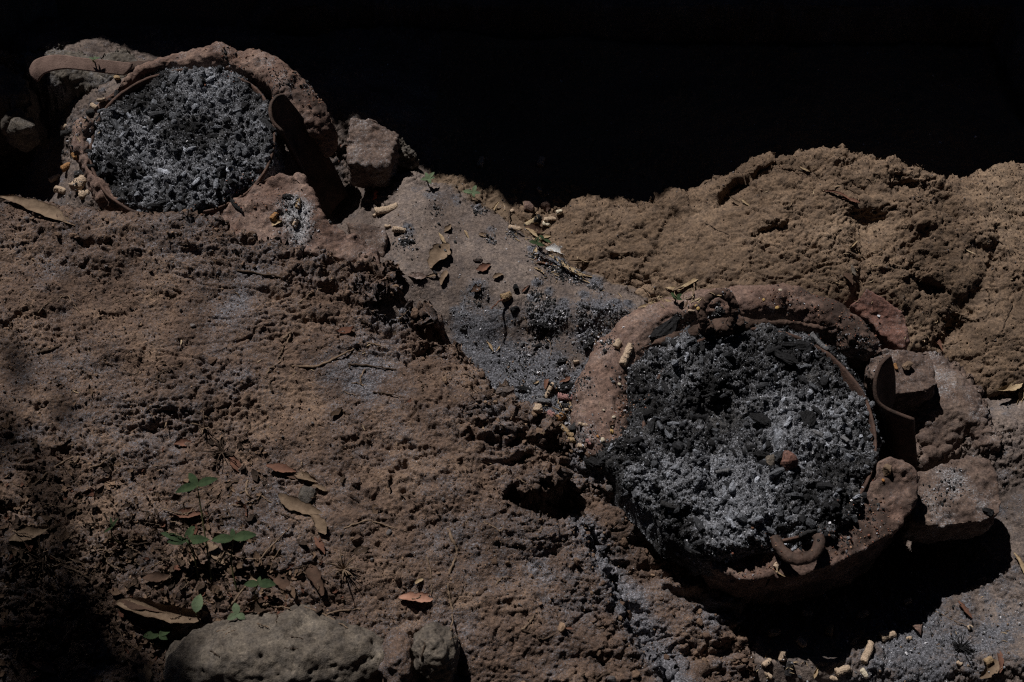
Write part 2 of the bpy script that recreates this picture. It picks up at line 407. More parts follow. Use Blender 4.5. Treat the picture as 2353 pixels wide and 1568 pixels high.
def solid(name, pieces, mat, voxel=.003, relax=4, lump=(.006, 25), grit=(.0015, 120), pits=0, ashf=None, stainf=None, parent=None, smooth=True, facets=0):
    bm = bmesh.new()
    for V, F in pieces:
        vs = [bm.verts.new(v) for v in V]
        for f in F:
            try: bm.faces.new([vs[i] for i in f])
            except ValueError: pass
    bmesh.ops.recalc_face_normals(bm, faces=bm.faces)
    me = bpy.data.meshes.new(name); bm.to_mesh(me); bm.free()
    tmp = bpy.data.objects.new('tmp', me); COL.objects.link(tmp)
    r = tmp.modifiers.new('r', 'REMESH'); r.mode = 'VOXEL'; r.voxel_size = voxel
    if relax: s = tmp.modifiers.new('s', 'SMOOTH'); s.factor = .5; s.iterations = relax
    dg = bpy.context.evaluated_depsgraph_get(); ev = tmp.evaluated_get(dg); m2 = bpy.data.meshes.new_from_object(ev)
    bpy.data.objects.remove(tmp); bpy.data.meshes.remove(me)
    n = len(m2.vertices); co = np.empty(n*3, np.float32); no = np.empty(n*3, np.float32)
    m2.vertices.foreach_get('co', co); m2.vertices.foreach_get('normal', no); co = co.reshape(-1, 3).astype(float); no = no.reshape(-1, 3)
    sd_ = abs(hash(name)) % 50 if False else len(name)
    d = lump[0]*fbm(co, lump[1], 4, sd_)+grit[0]*(fbm(co, grit[1], 3, sd_+7))+grit[0]*1.2*clods(co, grit[1]*.8, .8, sd_, True)
    if facets: f, rid = worley(co, facets, sd_, True); d = d+(rid-.5)*lump[0]*1.2
    if pits: f, rid = worley(co, 70, sd_+3, True); d = d-pits*np.clip(1-f/.35, 0, 1)*(rid > .4)
    co2 = co+no*d[:, None]; m2.vertices.foreach_set('co', co2.astype(np.float32).ravel())
    for an, fn in (('ash', ashf), ('stain', stainf)):
        a = m2.attributes.new(an, 'FLOAT', 'POINT'); a.data.foreach_set('value', (fn(co2) if fn else np.zeros(n)).astype(np.float32))
    m2.polygons.foreach_set('use_smooth', np.full(len(m2.polygons), smooth)); m2.materials.clear(); m2.materials.append(mat); m2.update()
    m2.name = name; return link(name, m2, parent)
def sheet(name, rows, thick, mat, parent=None, k=5):
    """curved plate through rows of world points, with real thickness"""
    R = [cat_rom([tuple(p) for p in r], k) for r in rows]; cols = len(R[0]); G = []
    for c in range(cols): G.append(cat_rom([tuple(R[r][c]) for r in range(len(R))], k))
    G = np.array(G)                                # cols x rows x 3
    a, b = G.shape[:2]; du = np.gradient(G, axis=0); dv = np.gradient(G, axis=1); N = np.cross(du, dv); N /= np.linalg.norm(N, axis=2)[..., None]+1e-9
    V = np.concatenate([(G+N*thick/2).reshape(-1, 3), (G-N*thick/2).reshape(-1, 3)]); n = a*b; F = []
    for i in range(a-1):
        for j in range(b-1):
            q = (i*b+j, i*b+j+1, (i+1)*b+j+1, (i+1)*b+j); F.append(q); F.append(tuple(x+n for x in q[::-1]))
    rim = [(i*b, (i+1)*b) for i in range(a-1)]+[((i+1)*b+b-1, i*b+b-1) for i in range(a-1)]+[(j+1, j) for j in range(b-1)]+[((a-1)*b+j, (a-1)*b+j+1) for j in range(b-1)]
    for p, q in rim: F.append((p, q, q+n, p+n))
    return link(name, arr_mesh(name, V, np.array(F), mat, True), parent)

# ------------------------------------------------------------------ where a line of sight meets what is already built
_dg = [None]
def refresh(): bpy.context.view_layer.update(); _dg[0] = bpy.context.evaluated_depsgraph_get()
def hit(px, py):
    ok, loc, nor, i, ob, m = SC.ray_cast(_dg[0], Vector((0, 0, H)), ray(px, py).normalized())
    if not ok: return P(px, py, 0), Vector((0, 0, 1))
    return loc, nor
def down(x, y, z=.6):
    ok, loc, nor, i, ob, m = SC.ray_cast(_dg[0], Vector((x, y, z)), Vector((0, 0, -1)))
    return (loc, nor) if ok else (Vector((x, y, 0)), Vector((0, 0, 1)))
def mper(px, py): return (P(px+1, py, .05)-P(px, py, .05)).length
# ================================================================== THE SETTING
def blob(V, px, py, r, z=.05):
    c = P(px, py, z); return np.exp(-((V[:, 0]-c.x)**2+(V[:, 1]-c.y)**2)/(r*r))

# --- low ground: ash-dusted gully, floor in front of the stove, dark yard behind
SLAB = [tuple(q)[:2] for q in Ps([(930, 425, .02), (1010, 432, .02), (1085, 468, .02), (1180, 515, .01), (1245, 575, .0), (1330, 645, .0), (1480, 705, .0), (1500, 900, .0), (1350, 1100, .0), (900, 1000, .0), (840, 520, .03)])]
FLOOR = [tuple(q)[:2] for q in Ps([(2060, 900, .0), (2353, 960, .0), (2700, 1000, .0), (2700, 1900, -.04), (1500, 1900, -.04), (1500, 1300, -.04)])]
def slab_sd(X, Y, p): return poly_sd(SLAB, X, Y)+.006*fbm(p, 35, 3, 28)+.003*fbm(p, 110, 2, 29)
PATCH = [(1234, 680, .008, 1), (1259, 698, .007, 1), (1292, 722, .007, 1), (1246, 748, .020, 1), (1280, 742, .014, 1), (1373, 744, .012, 1), (1411, 730, .010, 1), (1439, 721, .007, .8), (1338, 736, .009, .8), (1221, 709, .008, .7), (1338, 709, .008, .8), (1350, 787, .018, 1), (1393, 792, .012, .8), (1228, 591, .010, 1), (1279, 617, .012, 1), (1292, 634, .010, 1), (1325, 645, .009, 1), (1368, 660, .009, .7),
         (936, 558, .010, .9), (1178, 540, .008, .7), (1127, 552, .008, .6), (1101, 487, .008, .7), (1100, 690, .012, .8), (1000, 480, .010, .4), (1210, 820, .012, .6), (1300, 850, .014, .7), (1330, 880, .014, .8)]
def g_sculpt(X, Y, Z, p):
    e = np.minimum(np.minimum(X+1.08, 1.08-X), np.minimum(Y-.60, 2.14-Y))
    return Z+.016*sstep(-.008, .006, slab_sd(X, Y, p))*sstep(1.2, 1.25, Y)-.06*sstep(.07, 0, e)
def g_detail(V, sd, N):
    on = sstep(-.004, .012, slab_sd(V[:, 0], V[:, 1], V)); rim = np.exp(-(slab_sd(V[:, 0], V[:, 1], V)/.010)**2)
    d = .009*fbm(V, 7, 4, 21)+.0018*fbm(V, 38, 4, 22)*(1.4-on)+.0007*fbm(V, 170, 3, 23)
    m = sstep(.0, .5, fbm(V, 9, 3, 31)); a = np.zeros(len(V))
    for px, py, r, k in PATCH: a = np.maximum(a, k*blob(V, px, py, r*1.3, .01))
    lumpy = np.clip(1.1*(1-on)*m+.25*m+1.2*a+1.0*rim, 0, 1.3)
    d = d+lumpy*(.0050*clods(V, 75, .75, 24, True)+.0045*clods(V, 150, .8, 25)+.003*clods(V, 320, .8, 26))+.0009*clods(V, 300, .5, 27)
    d = d-.0030*np.exp(-(fbm(V, 10, 3, 77)/.03)**2)*sstep(0, .4, fbm(V, 5, 2, 78))        # shallow cracks
    return d
def g_ash(V, sd):
    n1 = fbm(V, 20, 3, 41); n2 = fbm(V, 60, 3, 42)
    a = -.24+.62*blob(V, 1150, 810, .085)+.62*blob(V, 1110, 860, .06)+.7*blob(V, 1230, 895, .07)+.55*blob(V, 1075, 725, .035)+.25*blob(V, 1300, 800, .09)
    for px, py, r, k in PATCH: a = np.maximum(a, -.25+k*.95*blob(V, px, py, r*1.5, .01))
    a = a+.42*blob(V, 2180, 1450, .2, -.04)+.3*blob(V, 2030, 1530, .12, -.04)+.25*blob(V, 1010, 470, .06, .03)+.3*blob(V, 60, 140, .14)-.1*blob(V, 980, 560, .08)
    return a+.22*n1+.20*n2
def g_stain(V):
    out = sstep(.004, -.008, slab_sd(V[:, 0], V[:, 1], V))*sstep(1.3, 1.33, V[:, 1])*(V[:, 0] > -.15)
    return np.clip(out*.9, 0, 1)
GPTS = [(1200, 800, 0), (1120, 870, -.012), (1050, 480, .03), (950, 560, .045), (1200, 620, .03), (1330, 680, .03), (1450, 740, .03), (1250, 950, -.012),
     (1180, 490, -.02), (1290, 560, -.03), (1400, 640, -.01), (1900, 1500, -.045), (2250, 1450, -.04), (2340, 1250, -.025), (2200, 1000, .0), (2320, 1040, .0), (2085, 1040, -.09), (2130, 1150, -.09), (2170, 1040, -.02), (1700, 1000, -.02),
     (1300, 400, -.06), (1100, 395, -.05), (1100, 250, -.16), (1100, 60, -.2), (1700, 200, -.2), (2300, 200, -.2), (1600, 420, -.1), (50, 320, -.16), (90, 400, -.12), (0, 84, -.07), (130, 78, -.08), (260, 78, -.08), (380, 100, -.1), (50, 130, .01), (250, 150, .02), (320, 170, .02),
     (190, 260, .01), (175, 320, .0), (150, 215, -.02), (640, 450, -.02), (765, 400, -.10), (790, 500, -.08), (720, 330, -.08), (870, 440, .0), (910, 470, .03), (860, 520, .03), (930, 420, .01), (800, 300, -.02), (700, 60, -.2), (400, 30, -.2), (50, 20, -.16), (400, 1000, -.02), (1000, 1400, -.04), (400, 1500, -.04), (1600, 1550, -.045)]
ground = layer('ground', None, GPTS,
    M['ground'], step=.0018, extent=(-1.08, 1.08, .60, 2.14), sculpt=g_sculpt, detail=g_detail, ash=g_ash, stain=g_stain)
tag(ground, kind='structure')
def yard():
    # kept well below the two coarse patches that surround the fine one
    # the same ground carried on, coarser, far past anything in view; it dips just under the fine patches
    ax = np.concatenate([np.linspace(-60, -3.5, 30), np.linspace(-3.4, 3.4, 170), np.linspace(3.5, 60, 30)])
    ay = np.concatenate([np.linspace(-60, -1.2, 30), np.linspace(-1.1, 4.4, 140), np.linspace(4.5, 60, 30)])
    gx, gy = np.meshgrid(ax, ay); X, Y = gx.ravel(), gy.ravel(); V = np.stack([X, Y, np.zeros(gx.size)], 1)
    wide = [Vector(q) for q in ((-1.2, 1.35, .09), (-1.2, 1.0, .07), (-1.3, .7, .04), (-.7, .5, .0), (-.2, .48, .01), (.3, .5, .0), (.8, .6, -.06), (1.2, .9, -.05), (1.3, 1.2, -.03), (1.5, 1.5, -.02), (1.3, 1.8, -.12), (0, 2.4, -.2), (-1.2, 2.3, -.2), (-1.3, 1.75, -.08), (-2.2, 1.2, .0), (-2, 0, -.08), (0, -.5, -.1), (2, 0, -.1), (2.5, 1.5, -.1), (2.5, 3.5, -.2), (-2.5, 3.5, -.2))]
    Z = np.clip(tps(wide, np.clip(X, -2.6, 2.6), np.clip(Y, -.6, 3.6)), -.25, .09); far = sstep(2.4, 5, np.hypot(X, Y-1.5)); Z = Z*(1-far)-.16*far
    ins = (X > -1.12) & (X < 1.12) & (Y > .56) & (Y < 2.18)
    Z = np.where(ins, np.minimum(np.clip(tps(Ps(GPTS), X, Y), -.3, .3)-.05, Z-.02), Z); Z = np.where((X > -.55) & (X < 2.45) & (Y > -.05) & (Y < 2.25), np.minimum(Z, -.24), Z); V[:, 2] = Z+.012*fbm(V, 3.0, 5, 5)+.03*far*fbm(V, .6, 3, 6)
    i = np.arange(gx.size).reshape(gx.shape)
    F = np.stack([i[:-1, :-1], i[:-1, 1:], i[1:, 1:], i[1:, :-1]], -1).reshape(-1, 4)
    o = link('soil', arr_mesh('soil', V, F, M['ground'], True, {'ash': np.full(len(V), -.3), 'stain': np.full(len(V), .6)})); tag(o, kind='structure')
yard()

# --- earth bank, lower left
BANK = [(-330, 430, .10), (0, 462, .12), (200, 484, .12), (400, 506, .12), (560, 522, .12), (700, 545, .11), (800, 562, .10), (885, 590, .10), (935, 650, .09), (985, 700, .085), (1040, 770, .075), (1090, 850, .07), (1160, 905, .07),
        (1245, 955, .07), (1300, 1005, .07), (1400, 1085, .065), (1480, 1165, .06), (1580, 1245, .05), (1660, 1310, .045), (1715, 1390, .04), (1735, 1470, .03), (1735, 1720, .02), (700, 1800, .0), (-330, 1780, .02)]
LEDGE1 = Ps([(850, 640, .1), (900, 655, .1), (925, 700, .1), (860, 690, .1)])
STEP = [tuple(p)[:2] for p in Ps([(1140, 955, .09), (1230, 990, .09), (1290, 1040, .09), (1290, 1110, .09), (1215, 1165, .09), (1340, 1195, .08), (1385, 1290, .07), (1420, 1390, .07), (1480, 1480, .06), (1530, 1600, .06)])]
def b_sculpt(X, Y, Z, p):
    # upper slab stands above the lower one to its right along a broken step
    up = poly_sd(STEP+[(STEP[-1][0]-3, STEP[-1][1]-.6), (-4, STEP[0][1]+.4), (-1.0, STEP[0][1]+.35), tuple(P(1120, 905, .1))[:2]], X, Y)+.010*fbm(p, 30, 4, 8)+.004*fbm(p, 110, 2, 18)
    low = poly_sd([tuple(q)[:2] for q in Ps([(1150, 930, .08), (1800, 1380, .04), (1760, 1750, .04), (1540, 1750, .05), (1345, 1200, .08), (1200, 1175, .09), (1300, 1080, .09)])], X, Y)
    Z = Z-.042*sstep(.002, -.004, up)*sstep(-.02, .01, low)
    gul = line_d([tuple(q)[:2] for q in Ps([(1330, 1190, .06), (1400, 1290, .06), (1450, 1390, .06), (1510, 1480, .05), (1580, 1620, .05)])], X, Y)+.008*fbm(p, 30, 3, 13)
    Z = Z-.016*np.exp(-(np.clip(gul, 0, 1)/.028)**2)
    Z = Z+.012*np.exp(-(np.clip(up, 0, 1)/.05)**2)*(up > 0)*sstep(-.06, .02, low+.03)
    # pockets broken out of the crest
    for (px, py, rx, ry, dp) in ((905, 690, .045, .030, .075), (1245, 1150, .052, .026, .070), (1290, 1175, .030, .018, .05), (990, 740, .035, .020, .055), (850, 655, .022, .010, .02), (1180, 1000, .012, .02, .015), (1085, 960, .006, .02, .015), (1310, 1120, .018, .015, .018), (1020, 760, .02, .03, .03),
                             (1500, 1110, .03, .01, .012), (1420, 1350, .012, .045, .02), (1120, 925, .02, .012, .02)):
        c = P(px, py, .09); q = ((X-c.x)/rx)**2+((Y-c.y)/ry)**2+.9*fbm(p, 45, 3, 12)
        Z = Z-dp*np.clip(1-q, 0, 1)**.45
    Z = Z+.010*fbm(p, 4, 3, 61)+.006*np.sin(0)
    return Z
def b_detail(V, sd, N):
    crest = sstep(.16, .0, sd); low = sstep(1.15, .75, V[:, 1])
    c2 = sstep(.10, .0, line_d(STEP, V[:, 0], V[:, 1]))
    m = sstep(-.05, .55, fbm(V*np.array([.55, 1.25, 1]), 11, 4, 51)); rgh = np.clip(.06+.40*m+.55*crest*(.4+.9*m)+.5*c2+.15*low, 0, 1.25)
    d = .0085*fbm(V*np.array([.5, 1.3, 1]), 13, 4, 52)+.0030*fbm(V, 55, 4, 53)*(.5+rgh)+.0012*fbm(V, 170, 3, 60)
    d = d-(.3+rgh)*.006*ridged(V*np.array([.7, 1.3, 1]), 24, 61, .08)
    d = d+.016*fbm(V*np.array([.45, 1.2, 1]), 6, 2, 221)-.007*ridged(V*np.array([.5, 1.3, 1]), 7, 222, .022)*sstep(-.2, .3, fbm(V, 6, 2, 223))
    qa = V*np.array([.55, 1.35, 1]); f1, e1 = facet(qa, 11, 211, .4); f2, e2 = facet(qa, 30, 212, .4); d = d+(.25+.75*rgh)*(.012*f1-.003*e1)+rgh*(.006*f2-.002*e2)
    d = d+.75*rgh*(.014*clods(V, 32, .75, 54, True)*sstep(.2, .8, crest+c2+.3*m)+.011*clods(V, 62, .8, 55, True)+.0065*clods(V, 120, .85, 56))
    d = d+.0020*clods(V, 200, .7, 57)*(.1+1.1*m)+.0050*clods(V, 45, .30, 65, True)+.0040*clods(V, 85, .36, 66, True)*(.2+m)+.0012*fbm(V, 330, 2, 58)
    d = d-rgh*.012*np.clip(fbm(V, 42, 3, 59)-.25, 0, 1)-crest*.05*np.clip(fbm(V*np.array([.8, 1.4, 1]), 17, 3, 88)-.12, 0, .6)*(V[:, 0] > -.35)
    return d
def b_ash(V, sd):
    # loose grey dust settles in the hollows of the surface, not on the clods
    a = -.06+.10*fbm(V, 9, 4, 71)
    g = line_d([tuple(q)[:2] for q in Ps([(1350, 1210, .06), (1410, 1300, .06), (1465, 1400, .06), (1520, 1490, .05), (1590, 1620, .05)])], V[:, 0], V[:, 1])
    a = a+.50*np.exp(-(g/.030)**2)
    for px, py, r, k in ((1350, 1060, .03, .35), (1300, 1370, .05, .14), (800, 860, .06, .22), (1250, 1290, .05, .14), (900, 720, .03, .3), (560, 700, .06, .15), (1050, 980, .08, .1), (600, 1180, .08, .15), (1150, 1250, .07, .14), (1330, 1000, .03, .1), (1640, 1380, .03, .25), (1690, 1480, .03, .2)):
        a = a+k*blob(V, px, py, r, .08)
    return a
bank = layer('earth_bank', BANK,
    [(0, 700, .12), (300, 700, .115), (600, 700, .11), (840, 720, .10), (0, 1000, .10), (400, 1000, .10), (800, 1000, .10), (1050, 1050, .10), (0, 1300, .07), (400, 1300, .065), (800, 1300, .08), (1100, 1300, .085), (1250, 1250, .08),
     (0, 1560, .03), (300, 1560, .02), (700, 1560, .05), (1100, 1560, .07), (1400, 1560, .05), (1000, 880, .10), (700, 850, .10), (200, 850, .115), (1550, 1400, .05), (1650, 1540, .03)],
    M['bank'], step=.0017, edge_w=.035, drop=.20, sculpt=b_sculpt, detail=b_detail, ash=b_ash, edge_noise=.010, clampz=(-.1, .2))
tag(bank, kind='structure')
# the slope carried on past the frame, a little coarser, tucked under the fine patch
slope = layer('earth_slope', [(-1300, 420, .06), (-800, 380, .07), (-300, 425, .07), (60, 520, .05), (60, 1500, .0), (1500, 1500, .0), (1900, 1760, .0), (1900, 2300, -.02), (900, 2600, -.04), (-400, 2500, -.03), (-1400, 1900, .0)],
    [(-600, 700, .09), (-500, 1200, .07), (-420, 1600, .03), (0, 1900, .01), (700, 1950, .0), (1400, 1900, .0), (-1000, 1200, .04), (200, 1300, .0), (-250, 700, .08), (-200, 1300, .045), (300, 1700, .0)],
    M['bank'], step=.0042, edge_w=.10, drop=.12, detail=lambda V, sd, N: .8*b_detail(V, np.full(len(V), .3), N), ash=b_ash, edge_noise=.03, clampz=(-.1, .1))
tag(slope, kind='structure')
def side_sculpt(X, Y, Z, p):
    inn = np.minimum(np.minimum(X+1.06, 1.06-X), np.minimum(Y-.62, 2.12-Y)); e = np.minimum(np.minimum(X+.6, 2.5-X), np.minimum(Y+.1, 2.3-Y))
    return Z-.35*sstep(-.01, .05, inn)-.08*sstep(.15, 0, e)
side = layer('ash_ground', None, GPTS+[(2900, 400, -.12), (3200, 900, -.05), (3200, 1500, -.06), (2700, 2000, -.06), (1800, 2300, -.06), (900, 2300, -.06)], M['ground'], step=.0045, extent=(-.6, 2.5, -.1, 2.3), sculpt=side_sculpt, detail=g_detail, ash=g_ash, clampz=(-.16, .0))
tag(side, kind='structure')

# --- smooth brown bedrock, right
ROCK = [(1175, 478, -.02), (1300, 474, .0), (1450, 452, .02), (1590, 432, .04), (1675, 402, .07), (1750, 352, .10), (1830, 346, .11), (1900, 336, .12), (1990, 358, .12), (2070, 366, .12), (2120, 392, .11), (2165, 414, .09), (2230, 412, .08), (2290, 388, .09), (2360, 386, .09),
        (2540, 400, .05), (2700, 440, .0), (2720, 950, -.02), (2500, 930, .0), (2340, 905, .02), (2240, 880, .02), (2160, 820, .02), (2000, 800, .03), (1800, 800, .03), (1560, 760, .02), (1440, 700, .0), (1340, 650, -.015), (1255, 590, -.025), (1200, 535, -.03)]
def r_sculpt(X, Y, Z, p):
    c = P(2000, 505, .09); Z = Z-.030*np.exp(-((X-c.x)**2/.0012+(Y-c.y)**2/.0007))
    # dirt-filled joints between the slabs
    for pts, wd, dp in (([(1700, 400), (1840, 425), (1960, 470), (2060, 465), (2140, 470), (2230, 560), (2290, 640)], .012, .010), ([(1965, 560), (1975, 700), (1990, 780)], .015, .008), ([(2290, 560), (2250, 680), (2170, 760)], .012, .012), ([(2060, 715), (2130, 740), (2220, 730)], .014, .012), ([(1560, 470), (1500, 560), (1420, 650)], .008, .006)):
        d = line_d([tuple(P(a, b, .07))[:2] for a, b in pts], X, Y)+.010*fbm(p, 25, 4, 9); Z = Z-dp*np.exp(-(np.clip(d, 0, 1)/wd)**2)
    t = fbm(p, 6, 3, 15); return Z+.010*t
def r_detail(V, sd, N):
    crest = sstep(.10, .0, sd)
    q = V*np.array([1, 1.6, 1])
    d = .0065*fbm(q, 13, 5, 91)+.0012*fbm(V, 110, 4, 92)
    d = d-.0055*ridged(q, 13, 93, .03)-.0035*ridged(q, 34, 94, .045)-.0015*ridged(q, 80, 89, .06)
    f1, e1 = facet(q, 9, 201); f2, e2 = facet(q, 24, 202); km = sstep(-.35, .35, fbm(V, 6, 3, 203)); d = d+km*(.020*f1-.004*e1)+(.35+.65*km)*(.0062*f2-.0018*e2)
    st = fbm(q, 9, 4, 97); d = d-.016*(np.floor(st*4)/4-st)*sstep(-.3, .3, fbm(V, 5, 2, 98))
    m = sstep(.0, .5, fbm(V, 7, 3, 95)); d = d+(.06*m+.7*crest*sstep(-.1, .5, fbm(V, 12, 3, 87)))*(.006*clods(V, 80, .8, 96, True)+.010*clods(V, 38, .7, 98, True))+.0012*clods(V, 260, .7, 99)
    return d
def r_ash(V, sd): return -.25+.1*fbm(V, 10, 3, 101)+.25*blob(V, 1780, 600, .05)
rock = layer('rock_outcrop', ROCK,
    [(1400, 560, .02), (1600, 560, .06), (1800, 450, .10), (1800, 560, .085), (1950, 640, .08), (1700, 660, .06), (2000, 440, .11), (2150, 520, .10), (2320, 480, .09), (2250, 640, .08), (2320, 800, .05), (2100, 700, .07), (1500, 660, .03), (2150, 780, .04)],
    M['rock'], step=.0019, edge_w=.035, drop=.22, sculpt=r_sculpt, detail=r_detail, ash=r_ash, edge_noise=.006)
tag(rock, kind='structure')

# --- grey rubble ridge at the back left and grey clay hump at the right
def k_detail(V, sd, N):
    return .006*fbm(V, 18, 4, 111)+.002*fbm(V, 90, 4, 112)+.009*clods(V, 40, .8, 113, True)+.005*clods(V, 95, .8, 114, True)+.002*clods(V, 220, .8, 115)
ridge = layer('rubble_ridge', [(-200, 112, .05), (0, 112, .05), (60, 104, .05), (130, 102, .055), (185, 112, .05), (222, 138, .04), (240, 122, .05), (278, 100, .06), (305, 112, .055), (338, 146, .05), (350, 170, .04), (230, 200, .03), (100, 195, .02), (30, 160, .0), (-200, 170, 0)],
    [(60, 130, .045), (160, 150, .045), (285, 138, .05)], M['grey_rock'], edge_w=.022, drop=.15, detail=lambda V, sd, N: .6*k_detail(V, sd, N)-.004, ash=lambda V, sd: .05+.2*fbm(V, 20, 3, 116)+.3*blob(V, 60, 120, .06), edge_noise=.006)
tag(ridge, kind='structure')
pitrock = solid('dark_rock', [prism(Ps([(-420, 100, .03), (-60, 120, .04), (5, 140, .05), (45, 165, .05), (66, 200, .045), (78, 240, .03), (60, 250, .03), (28, 225, .03), (-20, 220, .03), (-420, 240, .03)]), .26, 0),
    ellipsoid(P(52, 240, .02), (.014, .014, .03)), ellipsoid(P(50, 300, .0), (.035, .025, .05))], M['grey_rock'], .003, 3, (.010, 16), (.0025, 80), ashf=lambda V: np.full(len(V), -.2))
shade_block = solid('boulder', [prism([Vector(p) for p in ((-.985, 1.87, .36), (-.99, 2.16, .37), (-1.4, 2.35, .42), (-2.1, 2.3, .4), (-2.1, 1.80, .36), (-1.4, 1.78, .38))], .75, .02)], M['grey_rock'], .012, 3, (.03, 6), (.006, 30))  # unseen block added outside the frame to cast the pit's shadow
recenter(shade_block); tag(shade_block, 'unseen rough block added just beyond the left edge to shade the pit', 'boulder')
recenter(pitrock); tag(pitrock, kind='structure')
hump = layer('clay_hump', [(2100, 930, .03), (2130, 800, .03), (2200, 832, .035), (2250, 885, .035), (2275, 950, .03), (2290, 1010, .03), (2265, 1020, .02), (2230, 1000, .015), (2180, 1040, .0), (2120, 1060, .0)],
    [(2180, 900, .04), (2220, 960, .035)], M['grey_brick'], edge_w=.02, drop=.10, detail=lambda V, sd, N: .003*fbm(V, 25, 4, 121)+sstep(.035, 0, sd)*.010*clods(V, 60, .8, 123, True)+.002*clods(V, 150, .8, 124),
    ash=lambda V, sd: .0+.2*fbm(V, 20, 3, 126), edge_noise=.006)
tag(hump, kind='structure')

# ================================================================== STOVE, RIGHT
Z2 = .105
c2 = P(1745, 990, Z2); R2 = .1800
c1 = P(421, 325, .114); R1 = .1615
def lathe(profile, seg, c):
    V, F = [], []
    for r, z in profile:
        for s in range(seg):
            a = 2*math.pi*s/seg; V.append((c.x+r*math.cos(a), c.y+r*math.sin(a), c.z+z))
    n = len(profile)
    for i in range(n-1):
        for s in range(seg): a, b = i*seg+s, i*seg+(s+1) % seg; F.append((a, b, b+seg, a+seg))
    return V, np.array(F)
def pan_bowl(name, c, R, parent, wob=.0022, t=.0028, tx=0, ty=0):
    prof = [(.01, -.075), (R*.6, -.075), (R*.9, -.05), (R*.97, -.01), (R*.985, .0), (R, .002), (R+t*.7, .001), (R+t*.8, -.004), (R*.985+t*.6, -.012), (R*.92+t, -.055), (R*.6, -.081), (.01, -.081)]
    V, F = lathe(prof, 160, c); V = np.array(V); V[:, 2] += (V[:, 0]-c.x)*tx+(V[:, 1]-c.y)*ty; V[:, 2] += wob*1.6*fbm(V, 9, 4, 3)+.0012*fbm(V, 90, 3, 6); V[:, :2] += (wob*fbm(V, 12, 2, 4))[:, None]
    me = arr_mesh(name, V, F, M['pan'], True); o = link(name, me); return adopt(o, parent)

collar2_path = Ps([(1440, 1060, .04), (1392, 1010, .045), (1388, 950, .05), (1400, 880, .055), (1442, 805, .06), (1510, 750, .062), (1610, 716, .065), (1740, 702, .068), (1850, 714, .07), (1930, 752, .07), (1972, 790, .066), (1992, 815, .055)])
st2 = thing('clay_stove', (c2.x, c2.y, -.04), 'round mud stove in front on the right, its collar broken open toward the brick', 'stove')
def stain2(V):
    s = .75*blob(V, 1930, 710, .03, .11)+.8*blob(V, 1900, 690, .025, .11)+.8*blob(V, 1850, 668, .02, .11)+.55*blob(V, 1990, 800, .04, .1)+.7*blob(V, 1500, 780, .03, .1)+.5*blob(V, 1450, 960, .02, .08)+.6*blob(V, 1970, 760, .03, .1)+.5*blob(V, 1440, 840, .015, .09)+.55*blob(V, 2000, 1200, .07, .08)+.55*blob(V, 1850, 1290, .08, .08)+.4*blob(V, 2070, 1110, .05, .1)
    return np.clip(s*(.9+.8*fbm(V, 60, 3, 5)), 0, .85)
pp = cat_rom([tuple(p) for p in collar2_path], 4); k = len(pp)
rw = np.interp(np.linspace(0, 1, k), [0, .1, .25, .4, .55, .75, .88, 1], [.030, .046, .050, .042, .032, .033, .034, .016])
upper = sweep([Vector(p) for p in pp], rw.tolist(), [.042]*k, 14)
upperlow = sweep([Vector(p)-Vector((0, 0, .05)) for p in pp], rw.tolist(), .04, 12)
shelf = prism(Ps([(2015, 1085, .10), (2048, 1050, .115), (2085, 1066, .115), (2116, 1092, .108), (2100, 1160, .095), (2060, 1215, .09), (1990, 1262, .085), (1920, 1296, .085), (1850, 1318, .083), (1780, 1326, .08), (1700, 1332, .078), (1640, 1305, .075), (1600, 1250, .075), (1700, 1225, .08), (1800, 1215, .08), (1900, 1190, .085), (1970, 1150, .09)]), .16, -.06)
low_path = Ps([(2075, 1085, .03), (2072, 1130, .03), (2035, 1190, .03), (1965, 1240, .025), (1890, 1272, .02), (1790, 1285, .02), (1690, 1285, .02), (1610, 1262, .02), (1540, 1200, .02), (1480, 1120, .02)])
pl = [Vector(p) for p in cat_rom([tuple(p) for p in low_path], 4)]; kl = len(pl)
lower = sweep(pl, np.interp(np.linspace(0, 1, kl), [0, .3, .5, 1], [.020, .034, .030, .024]).tolist(), [.070]*kl, 14)
wedge = prism(Ps([(2018, 1062, .115), (2048, 1050, .12), (2085, 1068, .118), (2116, 1092, .11), (2100, 1140, .10), (2050, 1200, .09), (2000, 1180, .085), (2010, 1110, .10)]), .15, .0, (.0, .012))
face = sweep([Vector((p.x*.985+c2.x*.015, p.y*.97+c2.y*.03, -.02)) for p in pl[:28]], .034, .05, 12)
collar = solid('collar', [upper, upperlow, shelf, wedge], M['clay'], .0026, 2, (.0050, 20), (.0020, 120), .0025,
    ashf=lambda V: -.05+.35*blob(V, 1980, 830, .04, .1)+.2*blob(V, 1340, 1000, .025, .05)+.12*blob(V, 1340, 900, .02, .05)+.15*fbm(V, 25, 3, 8), stainf=stain2)
adopt(collar, st2)
p2 = thing('fire_pan', (c2.x, c2.y, c2.z-.08), 'wide iron pan sunk in the front mud stove, ring handles at near and far rim', 'pan')
pan_bowl('bowl', c2, R2, p2, tx=.012, ty=.04)
